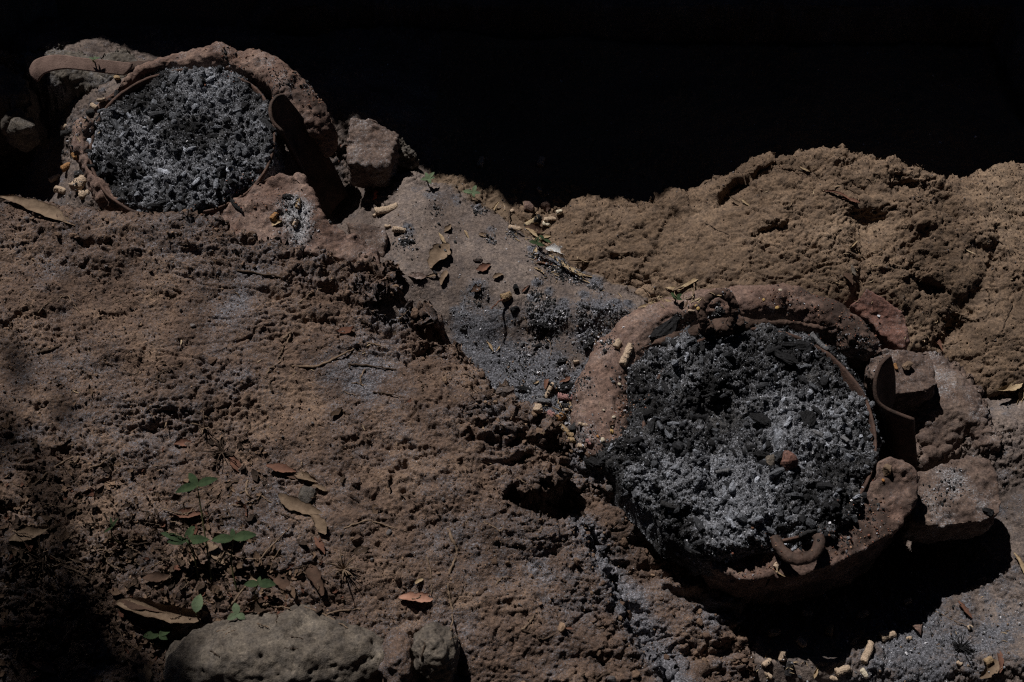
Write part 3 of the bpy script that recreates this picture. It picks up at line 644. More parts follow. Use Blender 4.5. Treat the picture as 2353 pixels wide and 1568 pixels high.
# handles: the far one stands up behind the rim, the near one hangs out over the collar
def ringh(cx, cy, z, rx, ry, r, tilt, a0, a1, n=22):
    c = P(cx, cy, z); out = []
    for i in range(n):
        a = math.radians(a0+(a1-a0)*i/(n-1)); out.append(c+Vector((rx*math.cos(a), ry*math.sin(a)*math.cos(tilt), ry*math.sin(a)*math.sin(tilt))))
    return sweep(out, r, r, 10)
h1 = solid('handle', [ringh(1650, 716, .160, .0262, .031, .0070, .80, -50, 230),
                      sweep(Ps([(1478, 800, .105), (1530, 780, .108), (1575, 768, .110), (1612, 757, .113), (1650, 750, .115), (1700, 744, .114), (1760, 740, .112), (1830, 742, .11), (1890, 756, .107)]), [.003, .005, .008, .011, .013, .011, .006, .004, .003], [.004, .005, .006, .007, .008, .006, .005, .004, .003], 10),
                      ellipsoid(P(1622, 748, .122), (.012, .012, .008)), ellipsoid(P(1692, 738, .122), (.013, .012, .008))], M['ring'], .0016, 5, (.003, 50), (.0009, 220))
adopt(h1, p2)
h2 = solid('handle', [sweep([Vector(p) for p in cat_rom([tuple(q) for q in Ps([(1782, 1236, .106), (1790, 1256, .112), (1810, 1278, .115), (1835, 1287, .116), (1860, 1282, .115), (1876, 1266, .112), (1883, 1244, .108), (1880, 1232, .104)])], 4)], .0088, .0080, 10)], M['pandark'], .0016, 3, (.001, 60), (.0004, 250))
adopt(h2, p2)
# torn strap of the rim standing on the right
fl = sheet('handle', [Ps([(2046, 815, .175), (2022, 838, .165), (2010, 880, .15), (2014, 918, .135), (2040, 940, .125), (2100, 964, .115)]),
                      Ps([(2054, 860, .13), (2040, 885, .12), (2028, 915, .10), (2030, 950, .085), (2055, 985, .07), (2104, 1010, .05)]),
                      Ps([(2056, 912, .085), (2046, 940, .065), (2042, 985, .04), (2048, 1030, .01), (2072, 1070, .0), (2108, 1085, -.01)])], .0055, M['pandark'])
adopt(fl, p2)

# ash and charred cobs filling the pan and spilling over the near left rim
ASH2 = [(1482, 812, .108), (1530, 778, .110), (1600, 757, .113), (1700, 746, .113), (1800, 748, .110), (1875, 768, .106), (1940, 812, .104), (1985, 872, .102), (2012, 950, .106), (2017, 1030, .106), (2003, 1105, .104), (1967, 1175, .102), (1905, 1220, .10), (1850, 1242, .10), (1780, 1255, .10), (1690, 1275, .095), (1610, 1272, .09),
        (1540, 1225, .09), (1470, 1150, .09), (1410, 1075, .085), (1375, 1038, .08), (1420, 1005, .085), (1455, 965, .09), (1455, 900, .10), (1452, 850, .10)]
def a_detail(V, sd, N):
    m = .5+.5*fbm(V, 12, 3, 131)
    d = .016*fbm(V, 12, 4, 132)+.007*fbm(V, 50, 4, 133)+(.012*m+.001)*clods(V, 60, .6, 134, True)+.0065*clods(V, 110, .75, 135, True)+.0042*clods(V, 220, .85, 136)+.0025*clods(V, 380, .85, 137)
    return d*sstep(-.01, .015, sd)+.0
def a_sculpt(X, Y, Z, p):
    for (px, py, rx, ry, dp) in ((1640, 925, .055, .045, .022), (1850, 970, .016, .018, .03), (1740, 965, .03, .02, .012), (1600, 1050, .04, .03, .010), (1700, 1200, .06, .03, -.010), (1900, 900, .05, .05, -.006), (1560, 1000, .05, .02, -.006)):
        c = P(px, py, .1); Z = Z-dp*np.exp(-((X-c.x)/rx)**2-((Y-c.y)/ry)**2)
    return Z
def white2(V):
    a = fbm(V, 9, 4, 141)*.5+fbm(V, 30, 3, 142)*.25
    for px, py, r, k in ((1600, 1020, .05, .35), (1690, 1190, .06, .55), (1800, 900, .08, .25), (1900, 1000, .07, .3), (1640, 920, .06, -.6), (1700, 810, .12, -.15), (1500, 1110, .04, .15), (1780, 1060, .07, .3), (1480, 900, .05, -.4), (1960, 1100, .04, -.2), (1560, 1230, .05, -.5), (1420, 1050, .03, -.5), (1930, 1200, .04, -.3), (1850, 970, .02, -.8), (1950, 890, .05, .2)):
        a = a+k*blob(V, px, py, r, .1)
    return a
ashA = layer('ash_fill', ASH2, [(1640, 900, .10), (1800, 900, .108), (1700, 1050, .108), (1850, 1100, .11), (1650, 1200, .112), (1540, 1150, .112), (1480, 1070, .110), (1480, 960, .106), (1900, 1000, .107), (1750, 820, .112)],
    M['ashbed'], step=.0017, edge_w=.012, drop=.05, sculpt=a_sculpt, detail=a_detail, ash=lambda V, sd: .2+.4*white2(V), edge_noise=.004)
tag(ashA, 'grey ash and burnt cob crumbs heaped in the pan of the front stove', 'ash', None, 'stuff')

def char_cover(name, lay, n_big, n_mid, n_small, whitef, label, keep=None):
    sets = []
    for (n, lo, hi, var, f, tilt) in ((n_big, .0040, .0105, CH2, CF2, .8), (n_mid, .0016, .0042, CH1, CF1, 1.0), (n_small, .0006, .0017, CH1, CF1, 1.0), (int(n_mid*.09), .006, .015, RD, RF, .3)):
        pos, N = on_layer(lay, n, keep); s = powsize(n, lo, hi)
        wv = np.clip(.36+.42*whitef(pos)+.24*rng.normal(size=n)-(.12 if lo > .003 else 0), 0, 1)[:, None]
        c = (1-wv)**1.4*np.array([[.012, .012, .014]])+wv**1.8*np.array([[.33, .35, .405]])
        c = c*(1+.2*rng.normal(size=(n, 1))); pale = rng.uniform(size=n) < (.008 if lo < .001 else .0015); c[pale] = np.array([.62, .62, .66])
        c = np.clip(c, .006, .75)
        sets.append((var, f, pos+N*(s*.12)[:, None], s, c, tilt))
    return scatter(name, sets, M['char'], False, 'stuff', label, 'charcoal')
char_cover('charcoal_bits', 'ash_fill', 380, 3000, 32000, white2, 'small burnt lumps and charred cob pieces lying over the ash of the front stove')

# ================================================================== STOVE, LEFT
st1 = thing('clay_stove', (c1.x, c1.y, -.02), 'round mud stove at the back left, reddish crumbling collar against the dark', 'stove')
bp = [Vector(p) for p in cat_rom([tuple(q) for q in Ps([(222, 262, .10), (258, 222, .11), (300, 183, .11), (345, 156, .105), (420, 140, .105), (490, 130, .107), (565, 142, .108), (630, 172, .108), (675, 212, .10), (705, 245, .09), (725, 275, .08), (735, 300, .06)])], 4)]
kb = len(bp)
back = sweep(bp, np.interp(np.linspace(0, 1, kb), [0, .15, .3, .5, .7, .85, 1], [.006, .010, .014, .024, .032, .034, .020]).tolist(), np.interp(np.linspace(0, 1, kb), [0, .25, .5, 1], [.012, .014, .018, .02]).tolist(), 12)
backlow = sweep([p-Vector((0, 0, .045)) for p in bp], np.interp(np.linspace(0, 1, kb), [0, .15, .3, .5, .7, .85, 1], [.006, .010, .014, .024, .032, .034, .020]).tolist(), .04, 12)
bp2 = [Vector(p) for p in cat_rom([tuple(q) for q in Ps([(205, 300, .10), (192, 340, .10), (205, 395, .09), (235, 440, .085), (275, 478, .08), (330, 505, .07)])], 4)]
leftrim = sweep(bp2, np.interp(np.linspace(0, 1, len(bp2)), [0, .2, .5, 1], [.010, .020, .012, .012]).tolist(), .03, 10)
front = prism(Ps([(560, 450, .115), (585, 415, .118), (640, 398, .12), (690, 412, .118), (722, 438, .115), (728, 468, .11), (745, 500, .105), (800, 535, .095), (870, 575, .085), (870, 610, .08), (600, 560, .10), (480, 520, .105), (470, 495, .105)]), .16, .0)
lipc = ellipsoid(P(690, 420, .1), (.02, .015, .012), -.5)
collar1 = solid('collar', [back, backlow, leftrim, front, lipc, ellipsoid(P(500, 125, .11), (.035, .018, .016), .1), ellipsoid(P(600, 150, .115), (.03, .018, .014), -.4)], M['clay'], .0028, 3, (.007, 24), (.002, 110), .002,
    ashf=lambda V: -.05+.5*blob(V, 680, 480, .03, .1)+.5*blob(V, 690, 530, .03, .09)+.3*blob(V, 650, 190, .03, .14)+.15*fbm(V, 25, 3, 8),
    stainf=lambda V: np.clip((.6*blob(V, 680, 190, .03, .14)+.7*blob(V, 520, 150, .02, .14)+.5*blob(V, 570, 160, .02, .14)+.5*blob(V, 740, 250, .03, .1))*(1+.8*fbm(V, 60, 3, 5)), 0, 1))
adopt(collar1, st1)
p1 = thing('fire_pan', (c1.x, c1.y, c1.z-.08), 'iron pan with a torn rim sunk in the rear left mud stove', 'pan')
pan_bowl('bowl', c1, R1, p1, .003)
blade = sheet('handle', [Ps([(70, 160, .12), (84, 138, .135), (130, 127, .14), (190, 134, .14), (250, 140, .135), (306, 147, .125)]),
                         Ps([(74, 176, .115), (92, 156, .13), (140, 144, .135), (190, 149, .135), (250, 155, .13), (300, 160, .122)]),
                         Ps([(88, 188, .11), (104, 169, .125), (146, 159, .13), (192, 162, .13), (244, 169, .125), (286, 174, .118)])], .006, M['dusty'])
adopt(blade, p1)
arm = solid('handle_root', [sweep(Ps([(285, 158, .11), (320, 152, .105), (355, 150, .10)]), .012, .007, 10)], M['pandark'], .002, 2, (.002, 50), (.0006, 200)); adopt(arm, p1)
fl1 = sheet('handle', [Ps([(650, 215, .152), (632, 222, .158), (620, 245, .156), (624, 275, .148), (648, 300, .138)]),
                       Ps([(690, 262, .105), (668, 272, .105), (655, 295, .10), (655, 325, .10), (675, 350, .09)]),
                       Ps([(755, 360, .02), (730, 375, .02), (712, 400, .015), (712, 430, .01), (730, 465, .0)]),
                       Ps([(800, 450, -.05), (775, 470, -.05), (755, 500, -.06), (745, 530, -.07), (745, 560, -.08)])], .005, M['pandark'])
adopt(fl1, p1)
ASH1 = [(212, 300, .115), (240, 245, .115), (290, 195, .115), (350, 163, .118), (430, 150, .118), (500, 155, .118), (560, 175, .118), (605, 215, .118), (630, 270, .118), (634, 320, .118), (620, 370, .115), (580, 420, .115), (520, 465, .113), (450, 490, .115), (370, 492, .112), (300, 468, .110), (240, 425, .110), (208, 365, .112)]
def white1(V):
    a = fbm(V, 9, 4, 151)*.5+fbm(V, 30, 3, 152)*.25
    for px, py, r, k in ((520, 250, .07, .35), (480, 190, .05, .2), (450, 400, .06, .35), (330, 400, .06, .2), (250, 300, .05, -.3), (240, 420, .05, -.4), (360, 180, .04, -.3), (350, 290, .04, -.2), (300, 200, .04, -.3), (560, 330, .05, .2), (560, 430, .05, -.3), (420, 470, .06, -.1)):
        a = a+k*blob(V, px, py, r, .12)
    return a
ashB = layer('ash_fill', ASH1, [(420, 320, .13), (350, 250, .127), (500, 380, .127)], M['ashbed'], step=.0019, edge_w=.012, drop=.05, detail=a_detail, ash=lambda V, sd: .2+.4*white1(V), edge_noise=.004)
ashB.name = 'ash_fill.001'; tag(ashB, 'blue grey ash heaped in the pan of the rear left stove', 'ash', None, 'stuff')
char_cover('charcoal_bits', 'ash_fill', 260, 2000, 21000, white1, 'small burnt lumps lying over the ash of the rear left stove')

# ================================================================== BRICKS, STONES
def lone(name, o, label, cat, group=None): o.name = name; recenter(o); return tag(o, label, cat, group)
lone('brick', solid('brick', [prism(Ps([(806, 274, .085), (862, 273, .085), (916, 309, .08), (888, 385, .075), (804, 375, .075), (798, 336, .078)]), .075, 0)], M['grey_brick'], .0022, 2, (.0055, 26), (.0024, 110), .004, ashf=lambda V: np.full(len(V), .02)), 'broken pinkish grey brick standing by the rear stove with a chipped far corner', 'brick')
lone('stone', solid('stone', [prism(Ps([(905, 318, .05), (925, 316, .055), (945, 345, .05), (962, 374, .03), (930, 382, .02), (895, 370, .03)]), .08, .1)], M['grey_rock'], .0022, 2, (.006, 45), (.003, 120)), 'rough crumbly lump of stone tucked behind the broken brick', 'stone')
lone('slab', solid('slab', [prism(Ps([(795, 510, .07), (840, 513, .072), (886, 522, .07), (888, 540, .07), (880, 590, .055), (855, 575, .055), (812, 545, .06)]), .09, .0)], M['grey_brick'], .0022, 2, (.002, 30), (.0012, 130)), 'grey brick slab wedged in front of the rear stove beside the ashy gully', 'brick')
lone('brick', solid('brick', [prism(Ps([(1955, 702, .085), (1993, 664, .115), (2040, 690, .11), (2082, 727, .10), (2090, 785, .08), (2074, 800, .075), (2026, 770, .08), (2000, 735, .085)]), .09, .02)], M['red_brick'], .0022, 2, (.0025, 30), (.0012, 130), .0012), 'red brick piece leaning on the bedrock behind the front stove', 'brick')
lone('brick', solid('brick', [prism(Ps([(2000, 804, .085), (2070, 800, .085), (2136, 806, .085), (2148, 835, .083), (2152, 882, .078), (2130, 899, .076), (2050, 908, .076), (1996, 850, .08)]), .075, 0)], M['grey_brick'], .0022, 4, (.005, 22), (.0018, 120), .0025), 'square worn brick behind the torn handle, a clod lying on it', 'brick')
lone('brick', solid('brick', [prism(Ps([(2098, 1090, .062), (2175, 1060, .066), (2228, 1048, .066), (2272, 1062, .064), (2292, 1105, .062), (2305, 1150, .060), (2298, 1182, .058), (2262, 1198, .056), (2165, 1212, .05), (2095, 1200, .05), (2085, 1150, .055)]), .085, -.04)], M['grey_brick'], .0022, 6, (.005, 20), (.0018, 120), .0022, ashf=lambda V: -.05+.30*blob(V, 2195, 1110, .025, .06)+.25*blob(V, 2150, 1150, .03, .06)+.2*fbm(V, 30, 3, 8)), 'rounded brick dusted with ash at the right of the front stove', 'brick')
lone('boulder', solid('boulder', [ellipsoid(P(640, 1530, .04), (.170, .088, .085), .05), ellipsoid(P(560, 1490, .06), (.095, .05, .05)), ellipsoid(P(760, 1500, .06), (.090, .055, .055), -.2), ellipsoid(P(500, 1570, .0), (.06, .06, .06))], M['stone'], .003, 5, (.010, 14), (.002, 80), .006), 'large pale pitted boulder at the bottom edge in front of the green plants', 'boulder')
lone('stone', solid('stone', [ellipsoid(P(916, 1530, .075), (.028, .045, .045))], M['bank'], .002, 4, (.006, 35), (.002, 90)), 'brown clod of earth between the large boulder and the small grey stone', 'clod')
lone('stone', solid('stone', [ellipsoid(P(1000, 1497, .095), (.036, .042, .045), .3), ellipsoid(P(1010, 1530, .07), (.030, .03, .045))], M['stone'], .002, 2, (.006, 30), (.002, 90), .003), 'fist sized grey stone at the bottom edge right of the big boulder', 'stone')
refresh()

def stone_at(px, py, size, mat, label, cat='stone', name='stone', flat=.7, group=None, squash=1.0):
    s = size*mper(px, py)/2; loc, nor = hit(px, py); loc = loc+Vector((0, 0, s*flat*.35))
    v, f = ICO3; q = v*np.array([1, squash, flat]); sd_ = rng.integers(1, 99)
    for _ in range(12): n = rng.normal(size=3); n /= np.linalg.norm(n); e = q@n; q = q-np.maximum(e-rng.uniform(.42, .7), 0)[:, None]*n
    q = q*1.25*(1+.16*fbm(q, 2.2, 4, sd_)[:, None]); a = rng.uniform(0, 6.28); R = np.array([[math.cos(a), -math.sin(a), 0], [math.sin(a), math.cos(a), 0], [0, 0, 1]])
    o = link(name, arr_mesh(name, (q@R.T)*s+np.array(loc), f, mat, False, {'ash': np.zeros(len(v))})); recenter(o); return tag(o, label, cat, group)
for a in [(1811, 1062, 50, M['red_brick'], 'reddish brown stone lying on the ash of the front stove', 'stone', 'stone', .8), (1770, 1061, 30, M['stone'], 'small grey oval stone on the ash left of the reddish stone', 'stone', 'stone', .6),
          (2083, 843, 26, M['rock'], 'round earthy clod resting on the square worn brick', 'clod', 'clod', .9), (2109, 1445, 30, M['clay'], 'dark reddish stone at the edge of the deep shadow, bottom right', 'stone', 'stone', .8),
          (1400, 556, 20, M['rock'], 'small brown stone on the left flank of the bedrock', 'stone', 'stone', .8), (1098, 597, 18, M['ground'], 'small brown stone in the gully right of the upright leaf', 'stone', 'stone', .8),
          (820, 1110, 26, M['bank'], 'pale brown clod on the bank above the boulder', 'clod', 'clod', .9), (185, 600, 24, M['bank'], 'upright dark clod on the bank below the long dry pod', 'clod', 'clod', 1.3),
          (1155, 905, 40, M['ground'], 'flat brown stone in the crack between bank and ashy gully', 'stone', 'stone', .6), (705, 1145, 44, M['grey_rock'], 'dark angular stone above the long curled leaf', 'stone', 'stone', .8),
          (1215, 478, 34, M['clay'], 'reddish clod at the shadow edge behind the round cob end', 'clod', 'clod', .8), (1253, 476, 30, M['clay'], 'dark red clod right of the round cob end', 'clod', 'clod', .7), (1213, 498, 36, M['rock'], 'brown flat stone left of the half burnt cob', 'stone', 'stone', .5),
          (55, 225, 26, M['grey_rock'], 'small sunlit stone in the dark pit, upper of the two', 'stone', 'stone', .8), (50, 290, 50, M['grey_rock'], 'grey lump in the dark pit at the left edge, lower of the two', 'stone', 'stone', .8),
          (2037, 1078, 26, M['leaf_tan'], 'scorched orange brown lump on the wedge of the front stove', 'crust', 'burnt_crust', .7), (1995, 620, 22, M['rock'], 'small stone in the dirt filled joint of the bedrock', 'stone', 'stone', .7)]:
    stone_at(*a)
refresh()

# ================================================================== CORN COBS
TON = {'pale': ((.45, .35, .265), (.25, .18, .13)), 'tan': ((.30, .215, .13), (.17, .115, .07)), 'orange': ((.32, .175, .08), (.15, .075, .035)), 'red': ((.36, .10, .06), (.22, .06, .04)), 'purple': ((.32, .18, .17), (.20, .10, .10)), 'grey': ((.15, .15, .16), (.06, .06, .065)), 'char': ((.022, .021, .022), (.04, .04, .042)), 'half': ((.48, .38, .25), (.02, .02, .02)), 'white': ((.62, .56, .45), (.5, .42, .32))}
def cob_mesh(L, R, tone, bend=0):
    c_hi, c_lo = TON[tone]; nr, ns = max(14, int(L/.0011)), 30; rows = max(6, int(L/.0034)); V = []; Cc = []
    rnd = rng.uniform(0, 6)
    for i in range(nr+1):
        t = i/nr; x = (t-.5)*L; prof = (1-.22*t)*(min(1, (t*nr+.6)/2.2)**.5)*(min(1, ((1-t)*nr+.4)/2.4)**.5)
        for s in range(ns):
            a = 2*math.pi*s/ns; kn = abs(math.sin(t*rows*math.pi))*abs(math.sin(a*5+(int(t*rows) % 2)*.8))
            r = R*prof*(1+.16*(kn-.4)); V.append((x, r*math.cos(a), r*math.sin(a)+bend*L*(t-.5)**2))
            lo = np.array(c_lo); hi = np.array(c_hi)
            c = lo+(hi-lo)*min(1, .25+kn*1.3)
            if tone == 'half': c = np.array(c_hi)*(.6+.4*kn) if t < .55+.1*math.sin(a*2+rnd) else np.array(c_lo)
            Cc.append(c)
    V = np.array(V); n0 = len(V); ends = []
    F = []
    for i in range(nr):
        for s in range(ns): a, b = i*ns+s, i*ns+(s+1) % ns; F += [(a, b, b+ns), (a, b+ns, a+ns)]
    V = V*(1+.10*fbm(V*np.array([1, 1, 1])+rnd, 90, 3, 5)[:, None]*np.array([.3, 1, 1])); V = V+(.0008*fbm(V+rnd, 260, 2, 3))[:, None]; V[:, 1] += .10*L*math.sin(rnd)*(V[:, 0]/L)**2*2; V[:, 2] *= .8+.2*math.sin(rnd*3)
    V = np.concatenate([V, [[-L/2+.0015, 0, bend*L*.25], [L/2-.0015, 0, bend*L*.25]]]); Cc += [np.array(c_hi)*.7, np.array(c_hi)*.7]
    for s in range(ns): F.append((n0, (s+1) % ns, s)); F.append((n0+1, nr*ns+s, nr*ns+(s+1) % ns))
    return V, np.array(F), np.array(Cc)
def rest(o, px, py, ang, tilt, sink, R):
    loc, nor = hit(px, py)
    o.location = loc+Vector((0, 0, R*(1-sink))); o.rotation_euler = (rng.uniform(0, 6.28), -tilt, ang)
    return o
def cob(px, py, L, W, ang, tone, label, tilt=0.0, bend=0, sink=.25, group=None):
    """L, W in measured pixels, ang: degrees in the picture"""
    s = mper(px, py)*.94; V, F, Cc = cob_mesh(L*s*rng.uniform(.85, 1.05), W*s/2, tone, bend)
    o = link('corn_cob', arr_mesh('corn_cob', V, F, M['cob'], True, {'col': Cc})); rest(o, px, py, math.radians(ang), math.radians(tilt), sink, W*s/2)
    o.rotation_mode = 'XYZ'; return tag(o, label, 'corn cob', group)
COBS = [
 (186, 428, 50, 34, 60, 'pale', 'thick pale husky cob at the lower left of the rear stove'), (196, 452, 30, 24, 10, 'pale', 'stubby pale cob piece just under the thick husky cob'), (141, 441, 34, 20, -20, 'pale', 'short oval cob at the edge of the dark pit, leftmost of all'),
 (128, 414, 34, 20, 35, 'pale', 'knobbly pale cob above the oval cob beside the dark pit'), (156, 386, 34, 18, 40, 'orange', 'scorched orange cob left of the rear stove'), (173, 363, 22, 16, -60, 'orange', 'small scorched cob bit touching the rim of the rear stove'),
 (188, 405, 34, 22, 5, 'char', 'black charred cob against the left rim of the rear stove'), (148, 295, 22, 11, 35, 'pale', 'splintered pale cob bit in the soot left of the rear pan'), (160, 308, 40, 16, 20, 'char', 'charred cob in the soot left of the rear pan'),
 (214, 262, 30, 16, 25, 'char', 'charred cob under the far left rim of the rear pan'), (217, 248, 22, 13, -30, 'pale', 'frayed cob piece at the far left rim of the rear pan'), (234, 233, 22, 11, 15, 'pale', 'small pale cob piece wedged behind the thin rim of the rear pan'),
 (271, 183, 26, 16, -65, 'tan', 'stub of cob standing under the long curved handle'),
 (863, 453, 31, 15, 80, 'red', 'red cob standing in the shade in front of the broken brick'), (889, 486, 58, 21, 20, 'pale', 'large pale cob lying in the sun in front of the broken brick'), (866, 497, 20, 15, 40, 'pale', 'broken tip beside the large pale cob'),
 (687, 472, 33, 15, 80, 'tan', 'yellow cob on the ash of the rear stove collar'), (680, 516, 24, 17, 70, 'pale', 'short pale yellow cob at the edge of the bank under the rear stove'), (631, 500, 24, 14, 60, 'orange', 'torn scorched cob on the collar of the rear stove'),
 (891, 522, 18, 12, 0, 'pale', 'small cob end beside the grey slab'), (918, 532, 40, 17, -10, 'pale', 'weathered flaky cob lying right of the grey slab'),
 (1226, 512, 52, 18, 38, 'half', 'half burnt cob lying in the hollow at the shadow edge'), (1285, 491, 18, 17, 20, 'white', 'round pale cob end in the hollow at the shadow edge'), (1184, 527, 40, 13, -12, 'pale', 'slim pale cob at the gully edge of the hollow'), (1264, 505, 34, 12, 5, 'pale', 'pale split cob right of the half burnt one'), (1256, 518, 24, 12, -20, 'white', 'crumbled white cob piece under the half burnt one'), (1176, 487, 14, 10, 50, 'pale', 'tiny cob bit among leaf scraps in the hollow'),
 (1440, 818, 70, 19, 68, 'pale', 'long pale cob lying on the collar of the front stove'), (1419, 794, 24, 19, 60, 'pale', 'broken cob end beside the long cob on the collar'), (1589, 717, 22, 12, -8, 'pale', 'small rectangular cob piece left of the ring handle'),
 (1261, 900, 46, 16, 55, 'pale', 'smooth pale cob standing at the left foot of the front stove'), (1298, 916, 42, 19, -4, 'purple', 'purplish red cob at the left foot of the front stove'), (1250, 924, 42, 14, -8, 'grey', 'ash grey cob below the smooth pale one'), (1297, 933, 30, 12, -5, 'char', 'small black cob under the purplish red cob'), (1237, 943, 26, 25, 80, 'pale', 'round cob end at the crest of the bank'),
 (1290, 961, 28, 22, 30, 'orange', 'orange crumbly cob end in the heap beside the front stove'), (1266, 955, 26, 18, -40, 'purple', 'pinkish cob end left of the orange one'), (1300, 992, 58, 14, -42, 'tan', 'slender tan cob along the crest of the bank'), (1322, 1015, 40, 15, -8, 'tan', 'yellowish cob lying on the crest of the bank'), (1318, 985, 30, 24, 60, 'char', 'shiny black round cob against the collar foot'),
 (1352, 1018, 20, 12, -40, 'purple', 'small purple and white cob piece below the collar'), (1342, 1028, 34, 12, -15, 'pale', 'crumbled pale cob at the foot of the collar'), (1340, 977, 26, 9, -10, 'pale', 'thin cob splinter against the collar'), (1302, 943, 26, 10, 5, 'pale', 'thin pale cob sliver under the black one'), (1284, 895, 16, 12, 30, 'orange', 'tiny orange cob crumb near the smooth pale cob'), (1324, 834, 16, 11, 10, 'pale', 'small lone cob bit in the ashy gully'),
 (2057, 845, 16, 10, -70, 'orange', 'scorched cob bit on the square brick beside the torn handle'), (1785, 1300, 24, 13, 50, 'pale', 'small cob piece under the near ring handle'), (1164, 686, 34, 22, 30, 'tan', 'withered cob with a stalk lying in the ashy gully'),
 (1796, 1509, 32, 22, 80, 'pale', 'short pale cob standing in the pit at the edge of the bank'), (1762, 1524, 28, 16, 40, 'pale', 'broken pale cob touching the bank in the pit'), (1765, 1553, 30, 14, -50, 'pale', 'pale cob at the very bottom beside the bank'), (1993, 1500, 74, 22, 62, 'pale', 'long cob half in shadow at the bottom right'), (2039, 1462, 46, 26, 15, 'pale', 'thick cob lying in deep shadow right of the long one'),
 (1935, 1543, 46, 24, 20, 'pale', 'stout cob at the bottom in front of the shadow'), (1985, 1550, 30, 20, -60, 'white', 'whitish broken cob at the bottom right of the stout one'), (1916, 1560, 24, 14, -10, 'pale', 'cob end cut by the bottom edge'), (2088, 1468, 18, 12, 20, 'pale', 'small cob crumb at the edge of the deep shadow'), (2228, 1443, 16, 12, 20, 'pale', 'little pale cob crumb under the brown pointed leaf'), (2203, 1526, 17, 13, -40, 'pale', 'pale cob crumb below the charred tuft'), (2270, 1520, 24, 20, 30, 'tan', 'crumbly tan cob end near the brown bottom leaf'),
 (1840, 1479, 34, 22, -50, 'pale', 'cob in the deep shadow of the pit, middle of the heap'), (1980, 1416, 36, 22, 30, 'pale', 'cob in the deep shadow near its lit edge'), (1778, 1457, 36, 22, 10, 'pale', 'cob in the deep shadow against the bank'), (1853, 1412, 30, 20, 0, 'pale', 'uppermost cob of the dark heap in the pit'), (2085, 1385, 26, 18, 30, 'pale', 'cob in the deep shadow under the rounded brick'), (1905, 1450, 34, 20, 70, 'tan', 'tan cob in the middle of the shadowed heap'),
 (1812, 1540, 40, 22, 85, 'char', 'charred cob standing beside the short pale one'), (1243, 376, 34, 18, 80, 'pale', 'dim cob on the dark ground behind the hollow'), (1240, 440, 30, 14, -80, 'pale', 'dim upright cob in the shade just behind the hollow'), (1105, 375, 34, 16, 80, 'pale', 'dim cob on the dark ground, left of the other'),
 (1880, 790, 66, 13, -50, 'grey', 'ash covered slender cob under the far rim of the front pan'), (1880, 1000, 44, 13, -25, 'grey', 'ash grey cob embedded at the right in the front pan'), (1940, 1010, 40, 13, -65, 'grey', 'ash grey cob upright near the right rim of the front pan'), (1855, 1225, 44, 12, 20, 'char', 'charred cob inside the near ring handle'), (1660, 1085, 36, 11, 15, 'grey', 'ashy cob in the middle of the front pan'), (1540, 1165, 50, 14, -15, 'char', 'charred cob spilling over the near left of the front pan'), (1000, 628, 28, 10, -65, 'char', 'charred cob leaning on the upright leaf'),
]
for a in COBS: cob(*a[:7], tilt=(35 if 'stand' in a[6] or 'upright' in a[6] else rng.uniform(-6, 6)), bend=rng.uniform(-.25, .25))

# loose maize kernels
def kernel(px, py, tone, label, s=9):
    k = mper(px, py)*s/2; loc, nor = hit(px, py); v, f = ICO2; q = v*np.array([1.25, .85, .6]); q = q*(1-.25*np.clip(q[:, 0], 0, 1))[:, None]
    c = {'y': (.36, .24, .10), 'w': (.45, .39, .31), 'o': (.34, .16, .06)}[tone]
    o = link('maize_kernel', arr_mesh('maize_kernel', q*k, f, M['cob'], True, {'col': np.tile(np.array(c), (len(v), 1))})); o.location = loc+nor*k*.4; o.rotation_euler = (0, 0, rng.uniform(0, 6)); return tag(o, label, 'kernel', 'loose maize kernels')
for a in [(1410, 960, 'w', 'pale kernel high on the left collar'), (1408, 982, 'w', 'white kernel above the yellow one on the left collar'), (1407, 993, 'y', 'yellow kernel on the left collar', 11), (1374, 1004, 'o', 'orange kernel low on the collar near the ash'), (1386, 1013, 'w', 'whitish kernel at the edge of the spilled ash', 13), (1423, 884, 'w', 'white flake on the collar below the long cob', 9), (1387, 943, 'w', 'tiny kernel chip in the middle of the left collar', 6),
          (1606, 708, 'y', 'yellow crumb left of the far ring handle', 10), (1598, 703, 'y', 'pale yellow crumb above the rectangular cob piece', 7), (1785, 706, 'y', 'golden kernel on the far collar', 11), (1755, 690, 'y', 'pair of yellow crumbs on the far collar', 8), (1793, 668, 'w', 'pale crumb on top of the far collar', 9), (2030, 1105, 'o', 'orange crumb on the wedge of the stove', 8)]: kernel(*a)

